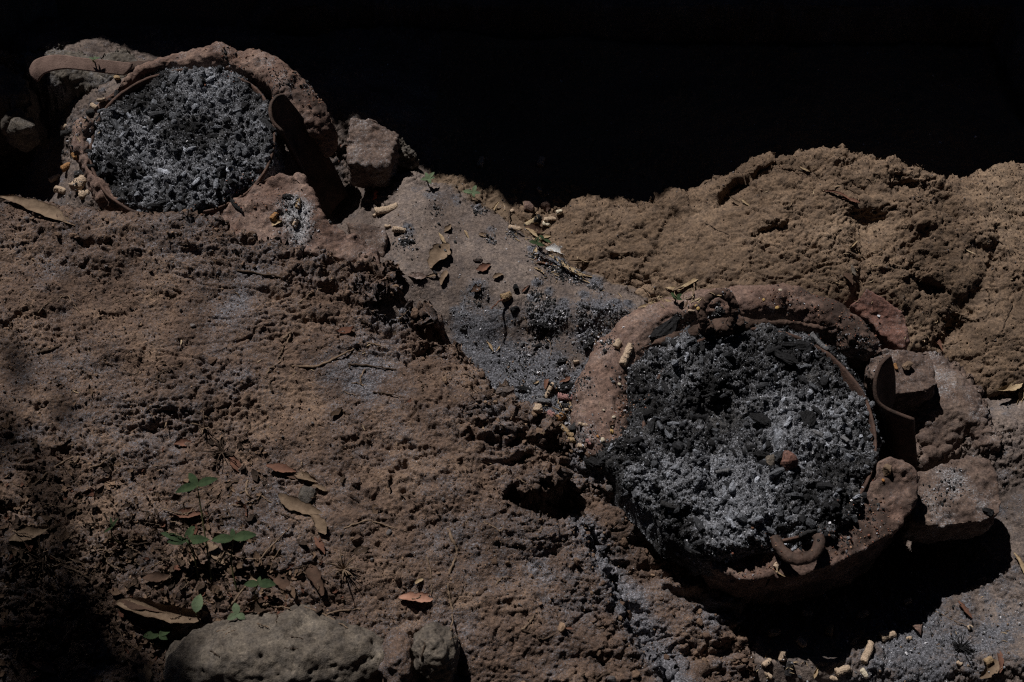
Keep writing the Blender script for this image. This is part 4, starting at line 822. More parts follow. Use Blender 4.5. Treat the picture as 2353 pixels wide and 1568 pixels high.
# ================================================================== CHARCOAL PIECES
def coal(px, py, L, W, ang, label, tone=0, hgt=.6):
    s = mper(px, py); loc, nor = hit(px, py); v, f = ICO4; q = v.copy()
    for _ in range(11): n = rng.normal(size=3)*np.array([.4, 1, 1]); n /= np.linalg.norm(n); e = q@n; q = q-np.maximum(e-rng.uniform(.55, .8), 0)[:, None]*n
    q = q*(1+.22*fbm(q*np.array([.35, 2.2, 2.2]), 2.2, 5, int(px))[:, None]); q = q*1.1; q = q*np.array([L*s/2, W*s/2, W*s/2*hgt*1.25]); a = math.radians(ang)
    o = link('charcoal', arr_mesh('charcoal', q, f, M['coal'], False)); o.location = loc+Vector((0, 0, W*s*.15)); o.rotation_euler = (rng.uniform(-.3, .3), rng.uniform(-.25, .25), a); return tag(o, label, 'charcoal')
for a in [(1652, 722, 30, 26, 10, 'black clinker lump inside the far ring handle'), (1530, 765, 88, 56, 50, 'large glossy lump of charcoal on the collar beside the far ring handle'), (1822, 797, 78, 26, -4, 'long flaky charcoal stick near the far rim of the front pan'), (1808, 824, 50, 24, -30, 'short charcoal stick under the long one'), (1760, 1045, 52, 18, -6, 'charcoal stick above the small grey stone'), (1745, 965, 48, 26, -35, 'charcoal flake in the middle of the front pan'),
          (1852, 968, 42, 38, 60, 'black charcoal lump sunk right of the middle of the front pan'), (1256, 750, 66, 18, -5, 'flat charcoal splinter in the ashy gully'), (1182, 712, 18, 16, 20, 'small cube of charcoal by the withered cob'), (2271, 1176, 26, 20, -20, 'charcoal chip on the near edge of the rounded brick'), (1290, 830, 26, 16, 10, 'charcoal bit left of the collar'), (1353, 794, 34, 26, 60, 'rounded charcoal piece at the head of the gully'),
          (1305, 890, 50, 20, 25, 'charcoal splinter behind the purplish cob'), (1205, 893, 44, 14, -5, 'charcoal bar in the ash under the bank crest'), (1240, 795, 34, 10, 15, 'thin charcoal flake in the middle of the gully'), (937, 556, 36, 12, -8, 'ash grey charcoal crumbs right of the grey slab'), (541, 470, 44, 9, -50, 'burnt twig sticking out of the rear pan'), (660, 455, 24, 16, 20, 'charcoal bit on the collar of the rear stove'), (2215, 1495, 60, 24, -25, 'burnt tuft of leaf bases on the floor at the bottom right'), (1360, 1060, 40, 24, -40, 'charcoal lump at the corner of the spilled ash'), (1186, 662, 12, 18, 0, 'upright black crumb above the withered cob')]: coal(*a)

# ================================================================== LEAVES, HUSKS
def leaf(px, py, L, W, ang, mat, label, name='dry_leaf', cat='leaf', curl=.5, arch=.35, lift=.25, tip=.0, twist=0, holes=False, group=None, thick=.0006):
    s = mper(px, py); L *= s; W *= s; nu, nv = 26, 10; V = []; bnd = rng.uniform(-.35, .35); twt = twist+rng.uniform(-1.1, 1.1); curl = curl*rng.uniform(.7, 2.0); arch = arch*rng.uniform(.3, 1.5)
    ph = rng.uniform(0, 6)
    for i in range(nu+1):
        t = i/nu; x = (t-.5)*L; wd = W/2*(math.sin(math.pi*min(1, t*.94+.03))**.75)*(1+.12*math.sin(9*t+ph)+.10*math.sin(23*t+2*ph)+.06*math.sin(51*t))
        for j in range(nv+1):
            v = j/nv*2-1; cu = curl*(1+.4*math.sin(4*t+ph)); a = v*cu*1.4
            y = wd*(math.sin(a)/(cu*1.4) if cu > .05 else v); z = wd*(1-math.cos(a))/(cu*1.4 if cu > .05 else 1)*1.0+arch*L*(.25-(t-.5)**2)*.6+tip*L*t*t
            z += .03*W*math.sin(14*t+3*v+ph)*abs(v)+.0012*abs(abs(v)*6+t*9-round(abs(v)*6+t*9))*.6
            y += bnd*L*(t-.5)**2
            tw = twt*(t-.5); y, z = y*math.cos(tw)-z*math.sin(tw), y*math.sin(tw)+z*math.cos(tw)
            V.append((x, y, z))
    V = np.array(V); n = len(V); F = []
    for i in range(nu):
        for j in range(nv): a = i*(nv+1)+j; F.append((a, a+1, a+nv+2, a+nv+1))
    zmin = V[:, 2].min(); V[:, 2] -= zmin
    Vb = V-np.array([0, 0, thick]); F2 = [tuple(x+n for x in q[::-1]) for q in F]; E = []
    for i in range(nu): a = i*(nv+1); E.append((a+nv+1, a, a+n, a+nv+1+n)); b = a+nv; E.append((b, b+nv+1, b+nv+1+n, b+n))
    for j in range(nv): E.append((j, j+1, j+1+n, j+n)); b = nu*(nv+1)+j; E.append((b+1, b, b+n, b+1+n))
    o = link(name, arr_mesh(name, np.concatenate([V, Vb]), np.array(F+F2+E), mat, True)); loc, nor = hit(px, py)
    o.location = loc+Vector((0, 0, .0015+lift*W*.1)); o.rotation_euler = (rng.uniform(-.2, .2), rng.uniform(-.12, .12), math.radians(ang)); return tag(o, label, cat, group)
LT, LR, LD_, LP, ST = M['leaf_tan'], M['leaf_red'], M['leaf_dark'], M['leaf_pink'], M['straw']
for a in [(90, 482, 190, 34, -22, LT, 'long tan dry pod with pale ribs lying on the bank at the left edge', 'seed_pod', 'seed pod', .5, .1), (1008, 590, 78, 44, 60, LT, 'broad tan leaf propped upright in the gully', 'dry_leaf', 'leaf', .4, .3), (1016, 553, 46, 9, -60, ST, 'curled yellow stalk rising from the broad tan leaf', 'dry_leaf', 'leaf'), (1030, 528, 26, 15, 55, LT, 'little pointed leaf upslope of the broad tan leaf'),
          (958, 638, 42, 22, -8, M['grey_brick'], 'grey curled leaf at the foot of the gully slab'), (1020, 640, 44, 16, 75, LT, 'narrow brown leaf under the charred cob'), (990, 636, 40, 9, 15, LT, 'thin leaf scrap between grey leaf and charred cob'), (1112, 617, 36, 20, 25, LR, 'small rolled reddish leaf in the middle of the gully'), (1144, 636, 26, 15, 20, LT, 'crumpled brown leaf right of the rolled one'), (1072, 540, 26, 6, -60, ST, 'straw coloured sliver on the gully slab'), (1111, 542, 22, 12, -10, LT, 'round brown leaf scrap on the gully edge'),
          (426, 1184, 78, 24, -6, LR, 'bright red brown crumpled leaf behind the tall seedling'), (498, 1272, 74, 24, -50, LT, 'oval tan leaf leaning between the seedlings'), (366, 1330, 72, 26, 12, LD_, 'dark folded leaf left of the seedlings'), (372, 1412, 220, 62, -8, LT, 'very large curled brown leaf beside the boulder'), (330, 1395, 150, 30, -12, LD_, 'dark leaf edge behind the very large curled leaf'), (68, 1233, 92, 34, 22, LT, 'tan leaf on the dark litter at the left edge'),
          (540, 1068, 44, 22, -60, LR, 'reddish rolled leaf at the upper end of the leaf trail'), (645, 1080, 70, 22, -12, LR, 'red brown leaf in the middle of the leaf trail'), (705, 1103, 66, 30, -20, LT, 'arched tan leaf at the right end of the leaf trail'), (668, 1095, 80, 14, -15, LD_, 'dark twisted leaf under the arched tan one'), (690, 1170, 120, 34, -28, LT, 'long wavy tan leaf on the bank, upper half'), (735, 1205, 60, 28, -52, LT, 'lower curled end of the wavy leaf on the bank'), (735, 1122, 36, 12, -20, LT, 'narrow leaf below the arched tan one'),
          (725, 1335, 84, 40, -65, LD_, 'dark purple brown holed leaf left of the dry tuft'), (640, 1330, 78, 34, -45, LD_, 'dark folded leaf in the shade above the boulder'), (587, 1330, 50, 20, 10, LT, 'pale folded leaf beside the lowest seedling'), (600, 1392, 60, 26, 40, LD_, 'brown leaf wedged at the boulder top'), (90, 1530, 96, 30, -25, LR, 'spotted reddish leaf in the bottom left corner'), (333, 1550, 50, 34, -60, LT, 'rounded leaf cut by the bottom edge left of the boulder'),
          (957, 1378, 80, 28, 2, LP, 'salmon pink leaf lying flat on the bank'), (735, 1255, 50, 16, -60, LR, 'orange brown strip under the wavy leaf'), (1304, 1445, 26, 8, -5, LR, 'tiny orange leaf scrap on the lower bank'), (962, 1336, 22, 11, 40, ST, 'small yellow scrap above the pink leaf'), (420, 1020, 40, 20, 10, LR, 'small rust coloured leaf scrap on the bank above the seedlings'),
          (1136, 482, 46, 10, 65, ST, 'curved straw coloured husk in the hollow'), (1222, 535, 42, 10, -40, ST, 'pale husk strip below the half burnt cob'), (1254, 548, 40, 12, 20, ST, 'twisted husk ring in the hollow'), (1226, 530, 54, 26, 5, LD_, 'dark leaf under the husks of the hollow'), (1228, 590, 46, 16, 70, ST, 'frayed pale husk piece at the gully edge'), (1247, 605, 46, 28, -15, LR, 'brown leaf tucked under the long straw husk'), (1295, 616, 110, 11, -36, ST, 'long arched straw husk over the gully edge'), (1318, 630, 90, 9, -44, ST, 'second straw husk alongside the long arched one'), (1240, 622, 30, 7, -40, ST, 'short pale husk in front of the brown leaf'), (1338, 607, 66, 13, 2, LT, 'rolled tan leaf on the foot of the bedrock'), (1345, 636, 32, 9, -12, ST, 'little husk scrap below the rolled tan leaf'),
          (1592, 650, 92, 10, 35, ST, 'long dried husk ribbon on the bedrock behind the stove'), (1570, 660, 60, 9, 30, LT, 'brown husk ribbon beside the long one'), (1548, 668, 40, 12, -6, ST, 'pale husk at the root of the ribbons'), (1500, 697, 36, 9, 20, ST, 'pale husk scrap behind the collar, left'), (1535, 693, 18, 7, -20, ST, 'small white husk scrap behind the collar'), (1480, 705, 30, 7, 10, ST, 'thin husk on the collar edge'),
          (1694, 470, 50, 10, -38, LT, 'slim brown leaf on the bedrock, left of the dark hollow'), (1712, 468, 24, 7, -45, ST, 'pale slit leaf tip on the bedrock'), (1925, 450, 62, 10, -32, LR, 'red brown leaf in the crack of the bedrock'), (1955, 462, 40, 10, -20, LR, 'darker leaf right of it in the bedrock crack'), (1848, 392, 26, 6, -35, ST, 'straw bit on the bedrock crest'), (1963, 564, 28, 8, 40, ST, 'straw bit at the head of the bedrock joint'), (1959, 622, 34, 9, -75, M['stone'], 'grey splinter of wood in the bedrock joint'), (1969, 582, 22, 8, -55, ST, 'pale straw stub in the middle of the bedrock joint'), (1984, 590, 34, 8, -70, LT, 'brown sliver beside the pale straw stub'), (1948, 640, 40, 16, -60, LD_, 'dark leaf low in the bedrock joint'), (2152, 786, 56, 12, -65, LR, 'pointed brown leaf on bare rock above the clay hump'), (2180, 758, 24, 6, -12, ST, 'pale straw on the dirt behind the red brick'),
          (2322, 893, 80, 26, 22, ST, 'wide yellow husk at the right edge'), (2343, 915, 62, 20, 70, ST, 'second yellow husk folded down at the right edge'), (1768, 1332, 46, 8, 48, M['cob'] and ST, 'curved cream husk rim hanging under the near handle'), (1792, 1320, 26, 5, -30, ST, 'short cream husk leg beside the curved one'), (1874, 1545, 34, 13, 70, ST, 'yellow husk scrap in the bottom pit'), (1764, 1503, 30, 8, 50, ST, 'white husk sliver against the bank in the pit'), (2218, 1405, 56, 15, -55, LR, 'pointed red brown leaf on the ashy floor'), (2275, 1540, 70, 36, 35, LT, 'broad tan leaf at the bottom right edge'), (2298, 1520, 66, 13, 82, LR, 'narrow reddish leaf edge crossing the broad tan one'), (2347, 1300, 70, 14, -70, ST, 'yellow blade at the right edge in front of the big shadow'),
          (1255, 882, 34, 12, 78, LR, 'upright rust leaf behind the smooth pale cob'), (1300, 875, 32, 10, 30, LR, 'rust leaf at the charcoal splinter'), (1312, 938, 46, 10, -72, ST, 'cream husk blade leaning on the purplish cob'), (1233, 880, 16, 5, 30, ST, 'tiny husk in the ash'), (1127, 797, 30, 7, -55, ST, 'pale husk clip lying in the gully ash'), (1145, 803, 16, 5, 60, ST, 'short husk clip beside the pale one'), (1208, 665, 26, 7, 40, LR, 'fringe of dry red petals by the gully pebble'), (1096, 664, 30, 18, 40, LD_, 'dead brown tuft in the gully'), (1405, 975, 14, 11, 50, LD_, 'tiny dark leaf chip on the left collar'), (632, 515, 34, 18, 10, ST, 'split husk of the torn scorched cob'), (1652, 680, 12, 5, -10, ST, 'chip of husk right of the far ring handle')]:
    leaf(*a)
# clear plastic scrap
m, nt_, b_ = newmat('clear_plastic'); b_.inputs['Base Color'].default_value = (.75, .76, .78, 1); b_.inputs['Roughness'].default_value = .18; b_.inputs['Transmission Weight'].default_value = .55; b_.inputs['Specular IOR Level'].default_value = .6
leaf(1278, 580, 64, 30, -6, m, 'crumpled scrap of clear plastic at the edge of the gully', 'plastic_scrap', 'plastic scrap', .6, .3)

# ================================================================== TWIGS AND ROOTS
def twig(pts, wpx, label, mat=None, name='twig', lift=.5, branches=None, cat='twig', group=None):
    q = []
    for i, p in enumerate(pts):
        px, py = p[0], p[1]; loc, nor = hit(px, py); r = wpx*mper(px, py)/2; extra = p[2] if len(p) > 2 else 0
        q.append(tuple(loc+Vector((0, 0, r*lift+extra))))
    q = cat_rom(q, 7); q = np.array(q); q[1:-1, :] += .0007*rng.normal(size=(len(q)-2, 3)); n = len(q)
    rr = wpx*mper(*pts[0][:2])/2*np.linspace(1, .55, n)*(1+.18*rng.normal(size=n)).clip(.6, 1.5)
    V, F = sweep([Vector(x) for x in q], rr.tolist(), rr.tolist(), 7)
    o = link(name, arr_mesh(name, np.array([tuple(v) for v in V]), np.array(F), mat or M['twig'], True)); recenter(o); return tag(o, label, cat, group)
BR = plain('rootlet', (.11, .075, .053), (.22, .158, .112), 150, .95, .001)
DK = plain('dark_rootlet', (.035, .024, .018), (.09, .062, .045), 150, .95, .001)
for pts, wd, lab, mt in [
  ([(684, 698), (720, 672), (745, 660), (762, 648, .004)], 3, 'straight pale stalk on the bank below the dark pocket', M['leaf_tan']),
  ([(130, 695), (143, 683), (157, 683), (170, 700), (184, 722)], 3.5, 'bent rootlet arching on the left of the bank', BR), ([(88, 720), (105, 700), (128, 686)], 3, 'thin rootlet left of the bent one', BR),
  ([(86, 812), (110, 806), (132, 798), (142, 793)], 8, 'thick dark root stub on the left of the bank', DK), ([(545, 622), (600, 630), (645, 638), (668, 650)], 5, 'dark root under the bank crest', DK),
  ([(650, 780), (668, 765), (662, 785), (648, 806), (640, 825)], 5, 'hooked root in the middle of the bank', BR), ([(672, 843), (730, 842), (770, 824), (820, 800), (850, 790), (885, 800)], 6, 'long root winding across the middle of the bank', BR), ([(800, 838), (850, 842), (905, 850), (930, 862)], 5, 'dark root right of the winding one', DK), ([(838, 850), (828, 875), (835, 890)], 4.5, 'short forked root under the dark one', BR), ([(858, 900), (890, 905), (930, 915)], 4, 'short root on the right of the bank', DK),
  ([(380, 878), (362, 872), (368, 858), (395, 850)], 5, 'curled root on the bank above the seedlings', DK), ([(610, 870), (618, 850), (640, 835), (655, 815)], 4, 'rootlet beside the hooked root', BR), ([(625, 900), (620, 880), (632, 868)], 5, 'small curved root on the bank', DK),
  ([(1028, 1215), (1042, 1245), (1050, 1270), (1035, 1310), (1028, 1350), (1036, 1385), (1040, 1420), (1035, 1450)], 7, 'long root running down the bank toward the small stone', BR), ([(1040, 1385), (1055, 1370), (1065, 1350)], 4, 'side rootlet of the long root', DK), ([(1110, 1200), (1135, 1212), (1152, 1222), (1156, 1212)], 4.5, 'looped rootlet under the bank step', BR), ([(1205, 1215), (1222, 1222), (1240, 1212)], 5, 'little bow shaped root under the bank step', DK),
  ([(980, 1280), (990, 1320), (992, 1370)], 4, 'thin upright rootlet right of the pink leaf', BR), ([(1200, 1448), (1215, 1435), (1228, 1415)], 7, 'forked root stub on the lower bank', BR), ([(1200, 1448), (1225, 1458), (1250, 1470), (1290, 1450)], 5, 'root crossing behind the orange scrap', DK), ([(1370, 1560), (1400, 1548), (1435, 1545)], 6, 'root at the bottom edge of the bank', DK), ([(965, 1560), (970, 1510), (978, 1470)], 6, 'root against the left side of the grey stone', DK),
  ([(80, 1115), (130, 1072), (170, 1050), (195, 1040)], 4.5, 'long fine rootlet above the litter on the left', BR), ([(250, 1132), (285, 1112), (312, 1103)], 4, 'fine straight rootlet behind the seedlings', BR), ([(60, 1096), (62, 1150), (45, 1180), (60, 1220), (100, 1265), (150, 1295)], 5, 'winding rootlet through the left litter', BR), ([(70, 1305), (120, 1302), (160, 1295), (240, 1285), (285, 1270)], 5, 'pale stem across the left litter', BR), ([(85, 1340), (120, 1320), (150, 1300), (200, 1330)], 4, 'crossing stem in the left litter', BR), ([(10, 1262), (60, 1268), (110, 1270)], 4, 'grey stem at the left edge of the litter', DK),
  ([(150, 1290), (165, 1320), (210, 1345), (275, 1338)], 5, 'dark stem in the shaded litter', DK), ([(592, 1292), (625, 1255), (668, 1212)], 5, 'straight stalk leaning toward the wavy leaf', BR), ([(525, 1400), (560, 1355), (600, 1320), (645, 1262)], 5.5, 'long pale stalk through the seedlings', M['leaf_tan']), ([(470, 1165), (500, 1140), (540, 1108)], 4, 'thin shadowed rootlet right of the tall seedling', DK), ([(570, 1105), (565, 1130), (580, 1145)], 6, 'thick curved root below the leaf trail', BR), ([(600, 1140), (620, 1152), (640, 1160)], 4, 'rootlet reaching the wavy leaf', BR),
  ([(790, 1215), (840, 1198), (880, 1205), (935, 1222)], 4.5, 'rootlet crossing the bank right of the wavy leaf', BR), ([(700, 1395), (760, 1420), (800, 1445)], 4, 'fine stem beside the boulder top', BR), ([(745, 1412), (800, 1402), (830, 1400)], 4, 'fine stem on the soil behind the boulder', BR), ([(1700, 1500), (1693, 1460), (1700, 1440)], 5, 'curled root on the steep bank edge over the pit', BR),
  ([(1164, 690, .006), (1150, 700, .012), (1140, 715, .02), (1130, 728, .026)], 5, 'red brown stalk of the withered cob', LR), ([(1172, 485, .0), (1170, 500, .008), (1169, 518, .012)], 4, 'short dark stick standing in the hollow', DK), ([(1368, 712), (1382, 713), (1400, 710)], 5, 'black burnt stick left of the far collar', M['coal']), ([(1400, 712), (1401, 705), (1399, 698)], 5, 'black burnt nub at the end of that stick', M['coal']),
  ([(1466, 658), (1480, 665), (1492, 672)], 3, 'fine dark twig at the foot of the bedrock', DK), ([(1594, 655, .004), (1595, 672), (1586, 686), (1570, 688)], 4, 'curled husk stem on the bedrock foot', LT), ([(1615, 510), (1650, 530), (1690, 545)], 2.5, 'hairline stem on the bedrock', DK), ([(2235, 500), (2300, 560), (2353, 590)], 3, 'thin twig at the right of the bedrock', DK), ([(2325, 700), (2310, 740), (2290, 775), (2265, 790)], 4, 'bent twig on the dirt right of the red brick', DK), ([(2195, 720), (2230, 725), (2260, 715)], 3, 'fine twig in the dirt behind the red brick', BR),
  ([(1255, 775), (1268, 800), (1262, 826)], 2.5, 'hair thin stem in the gully ash', BR), ([(1205, 730), (1210, 750), (1212, 770)], 2, 'hair thin stem under the withered cob', BR), ([(2150, 1405), (2190, 1425), (2225, 1440)], 2.5, 'fine brown stem on the ashy floor', BR), ([(1365, 790), (1375, 770), (1382, 765)], 4, 'splinter standing beside the round charcoal piece', BR), ([(1190, 1100), (1210, 1110), (1240, 1105)], 4, 'rootlet poking out of the bank step', BR)]:
    twig(pts, wd, lab, mt)
# many fine rootlets with nothing to tell them apart
refresh()
FINE = []
for i in range(90):
    px, py = rng.uniform(20, 1450), rng.uniform(560, 1500)
    if py < 540+.0*px or px > 900+(py-600)*.75: continue
    a = rng.normal()*.5+(0 if rng.uniform() < .7 else 1.2); L = rng.uniform(14, 46); pts = [(px, py)]
    for k in range(4): a += rng.normal()*.4; px += L/4*math.cos(a); py += L/4*math.sin(a)*.8; pts.append((px, py))
    twig(pts, rng.uniform(1.8, 3.6), 'fine brown rootlet half buried in the crumbly bank', BR if rng.uniform() < .5 else DK, 'rootlet', .3, cat='rootlet', group='fine rootlets on the bank')

# ================================================================== PLANTS
def plant(root_px, clusters, label, name='seedling', cat='seedling', mat='green'):
    base, _ = hit(*root_px); t = thing(name, base, label, cat)
    for (px, py, hgt, leaves) in clusters:
        tip = P(px, py, base.z+hgt)
        mid = (base+tip)/2+Vector((rng.uniform(-.006, .006), rng.uniform(-.004, .004), .004))
        V, F = sweep([Vector(p) for p in cat_rom([tuple(base), tuple(mid), tuple(tip)], 6)], np.linspace(.0014, .0009, 13).tolist(), np.linspace(.0014, .0009, 13).tolist(), 6)
        adopt(link('stem', arr_mesh('stem', np.array([tuple(v) for v in V]), np.array(F), M['stem'], True)), t)
        for (dx, dy, L, W) in leaves:
            s = mper(px, py); a = math.atan2(-dy, dx); l = L*s; wd = W*s; nu, nv = 16, 6; VV = []
            for i in range(nu+1):
                u = i/nu
                for j in range(nv+1):
                    v = j/nv*2-1; y = v*wd/2*math.sin(math.pi*min(1, u**.8))**.8*(1+.06*math.sin(u*40)*abs(v)); x = u*l
                    z = .12*l*math.sin(u*2.2)+abs(y)*.25-.06*l*u*u; VV.append((tip.x+x*math.cos(a)-y*math.sin(a), tip.y+x*math.sin(a)+y*math.cos(a), tip.z+z))
            VV = np.array(VV); n = len(VV); F = []
            for i in range(nu):
                for j in range(nv): q = i*(nv+1)+j; F.append((q, q+1, q+nv+2, q+nv+1))
            F2 = [tuple(x+n for x in q[::-1]) for q in F]
            adopt(link('leaf', arr_mesh('leaf', np.concatenate([VV, VV-np.array([0, 0, .0004])]), np.array(F+F2), M[mat], True)), t)
    return t
plant((487, 1340), [(453, 1116, .10, [(-20, -28, 36, 17), (28, -10, 46, 20), (-36, 14, 48, 20)])], 'tallest green seedling with three leaves, bare stem above the litter')
plant((455, 1330), [(428, 1244, .05, [(-30, 2, 42, 20), (38, -2, 52, 22), (12, -32, 42, 18), (-44, -14, 62, 18)])], 'bushy four leaved seedling below the tall one')
plant((545, 1360), [(536, 1238, .06, [(-34, 4, 48, 22), (38, -6, 52, 24), (-4, -24, 24, 12)])], 'seedling with two wide spread leaves on the right')
plant((590, 1380), [(594, 1342, .03, [(-24, 2, 32, 18), (34, 2, 40, 22), (2, -16, 18, 9)])], 'low seedling at the right of the litter')
plant((545, 1420), [(546, 1412, .02, [(-6, -18, 28, 18), (16, 10, 22, 16), (-20, 12, 26, 16)])], 'tiny light green seedling on top of the boulder', mat='palegreen')
plant((375, 1470), [(365, 1460, .02, [(-26, 2, 36, 20), (24, -14, 36, 20), (20, 10, 24, 14)])], 'dim seedling in the shade left of the boulder')
plant((452, 1415), [(450, 1408, .02, [(4, -30, 44, 26)])], 'single pale green leaf beside the very large brown leaf', mat='palegreen')
plant((275, 1250), [(258, 1212, .03, [(-6, -20, 26, 6), (8, -18, 24, 6), (-12, 10, 22, 6)])], 'spindly sprout left of the seedlings')
plant((984, 424), [(984, 412, .02, [(14, -20, 24, 9), (-6, -16, 20, 9), (-14, 2, 18, 10), (14, -4, 16, 8), (4, 8, 16, 8)])], 'grey green weed at the shadow edge behind the gully', mat='palegreen')
plant((1087, 452), [(1087, 443, .02, [(-22, -2, 26, 12), (6, -18, 22, 10), (16, 2, 18, 8), (2, 10, 14, 8)])], 'small green weed at the shadow edge, right of the other', mat='palegreen')
plant((1235, 562), [(1232, 560, .015, [(-16, -6, 18, 10), (14, 6, 20, 10), (4, -16, 20, 9)])], 'dark green weed in the hollow by the plastic scrap')
plant((1245, 556), [(1250, 550, .015, [(-10, -10, 16, 8), (14, 10, 22, 8)])], 'sprig of weed under the pale husk strip')
plant((1553, 690), [(1553, 686, .012, [(-8, -12, 18, 9), (12, -10, 18, 9), (14, 4, 14, 8)])], 'small weed at the foot of the bedrock behind the collar')
plant((218, 143), [(217, 137, .01, [(-12, -4, 14, 5), (12, -6, 14, 5), (0, -10, 10, 4)])], 'tiny pale sprout on the rubble ridge behind the curved handle', mat='palegreen')
# dry tufts
def tuft(px, py, n, L, label, mat, spread=1.0):
    base, _ = hit(px, py); t = thing('dry_tuft', base, label, 'dry tuft'); s = mper(px, py)
    for i in range(n):
        a = rng.uniform(0, 6.28); l = L*s*rng.uniform(.5, 1); e = base+Vector((math.cos(a)*l*.6*spread, math.sin(a)*l*.6*spread, l*rng.uniform(.3, .8)))
        mid = (base+e)/2+Vector((0, 0, l*.15)); q = [Vector(p) for p in cat_rom([tuple(base), tuple(mid), tuple(e)], 5)]
        V, F = sweep(q, np.linspace(.0011, .0005, len(q)).tolist(), np.linspace(.0011, .0005, len(q)).tolist(), 5)
        adopt(link('stalk', arr_mesh('stalk', np.array([tuple(v) for v in V]), np.array(F), mat, True)), t)
tuft(790, 1310, 26, 70, 'spiky dry weed tuft standing on the bank right of the leaves', BR)
tuft(470, 985, 12, 50, 'small dry tuft casting a forked shadow on the bank', BR)
tuft(845, 1010+0, 6, 20, 'stubby grass remnant on the middle bank', DK)
tuft(510, 1040, 16, 55, 'dead stems at the upper end of the leaf trail', DK, 1.4)
tuft(2205, 1490, 18, 50, 'charred fan of fibres on the ashy floor', M['coal'], 1.2)
tuft(100, 1290, 16, 80, 'tangled dead stems on the left litter', DK, 1.5)

# ================================================================== LOOSE CRUMBS
bc = [(.095, .063, .048), (.142, .095, .070), (.21, .143, .10), (.12, .108, .108)]
def soilset(lay, n, lo, hi, mask, cols=bc, pr=(4, 4, 1.5, 1.5), a=2.6):
    pos, N = on_layer(lay, n, mask); s = powsize(n, lo, hi, a); c = tones(n, cols, pr)
    return (CH1, CF1, pos+N*(s*.3)[:, None], s, c, .7)
def inview(V): return (V[:, 1] > .62)
bm_ = lambda V, sd, A: inview(V)*(sd > -.01)*(.15+sstep(-.1, .5, fbm(V, 8, 4, 51))+.8*sstep(.12, 0, sd)+.8*sstep(.08, 0, line_d(STEP, V[:, 0], V[:, 1])))
big = on_layer('earth_bank', 420, lambda V, sd, A: (sd > -.01)*(.05+sstep(.10, 0, sd)+sstep(.06, 0, line_d(STEP, V[:, 0], V[:, 1]))*1.2+.3*sstep(.95, .8, V[:, 1])))
sb = powsize(420, .004, .011, 2.4)
scatter('soil_crumbs', [soilset('earth_bank', 16000, .0009, .0042, bm_), (CH2, CF2, big[0]+big[1]*(sb*.25)[:, None], sb, tones(420, bc, (3, 4, 1, 1)), .7)], M['crumb'], False, 'stuff', 'loose crumbs of brown earth over the bank', 'soil crumbs')
scatter('soil_crumbs', [soilset('rock_outcrop', 5000, .0008, .0030, lambda V, sd, A: (sd > -.01)*(.05+sstep(.1, .6, fbm(V, 7, 3, 95))+1.2*sstep(.08, 0, sd)*(V[:, 1] > 1.2)+1.5*blob(V, 1975, 620, .05)+1.5*blob(V, 2150, 740, .06)+1.0*blob(V, 2280, 600, .07)+.8*blob(V, 1850, 430, .05)))], M['crumb'], True, 'stuff', 'small brown grit over the bedrock', 'grit')
ac = [(.30, .31, .34), (.14, .14, .15), (.03, .03, .032), (.50, .50, .54), (.17, .12, .09)]
gm = lambda V, sd, A: inview(V)*(.03+np.clip(A+.1, 0, 1)**1.3*(1+.8*fbm(V, 40, 3, 171)))
scatter('ash_crumbs', [soilset('ground', 15000, .0007, .0026, gm, ac, (4, 4, 5, 1, 2)), soilset('ground', 900, .002, .005, gm, ac, (1, 3, 5, .3, 2)), soilset('earth_bank', 4500, .0005, .0013, lambda V, sd, A: (sd > 0)*np.clip(A+.15, 0, 1)**1.5, ac, (5, 3, 1, 2, 1))], M['char'], False, 'stuff', 'grey ash flakes and charred grains over the gully and floor', 'ash flakes')
def around(coll, n, spots, lo, hi, cols, pr):
    sets = []
    for px, py, r, k in spots:
        c, _ = hit(px, py); m = int(n*k); pos = []
        for _ in range(m):
            l, nn = down(c.x+rng.normal()*r, c.y+rng.normal()*r, c.z+.25); pos.append(tuple(l))
        s = powsize(m, lo, hi); pos = np.array(pos); pos[:, 2] += s*.25; sets.append((CH1, CF1, pos, s, tones(m, cols, pr), .9))
    return sets
refresh()
blk = [(.02, .02, .022), (.05, .05, .052), (.2, .2, .22), (.42, .42, .46)]
scatter('charred_crumbs', around('x', 100, [(a, b, c*.75, d*1.1) for a, b, c, d in PATCH]+[(1430, 1010, .02, 1.2), (1460, 900, .022, 1.2), (1480, 840, .022, 1.2), (1575, 735, .012, .6), (1690, 700, .018, .5), (1650, 716, .007, .8), (1350, 1010, .016, 1), (1300, 930, .022, 1.4), (1200, 880, .025, 1.2), (1260, 755, .025, .9), (1370, 760, .02, .8), (1295, 970, .014, .8), (1980, 830, .02, 1.5), (1940, 790, .02, .9), (1990, 1190, .018, 1), (1930, 1240, .015, .8), (2190, 1115, .018, .8), (2150, 1140, .014, .5), (1600, 1290, .02, .8), (1700, 1290, .015, .6),
    (670, 470, .014, 1.2), (690, 525, .018, 1.6), (640, 180, .015, .8), (520, 140, .012, .5), (700, 205, .014, .7), (160, 330, .014, 1), (170, 420, .02, 1), (185, 280, .014, .8), (930, 550, .012, .4), (1265, 625, .014, .8), (1260, 600, .012, .5), (1850, 690, .02, .4), (1240, 590, .01, .4), (1030, 560, .03, .3), (2200, 1500, .05, 1), (1790, 1530, .03, .6)], .0011, .0042, blk, (5, 4, 3, 1.2)),
    M['char'], False, 'stuff', 'charred crumbs and ash grains spilled around the two stoves', 'charred crumbs')
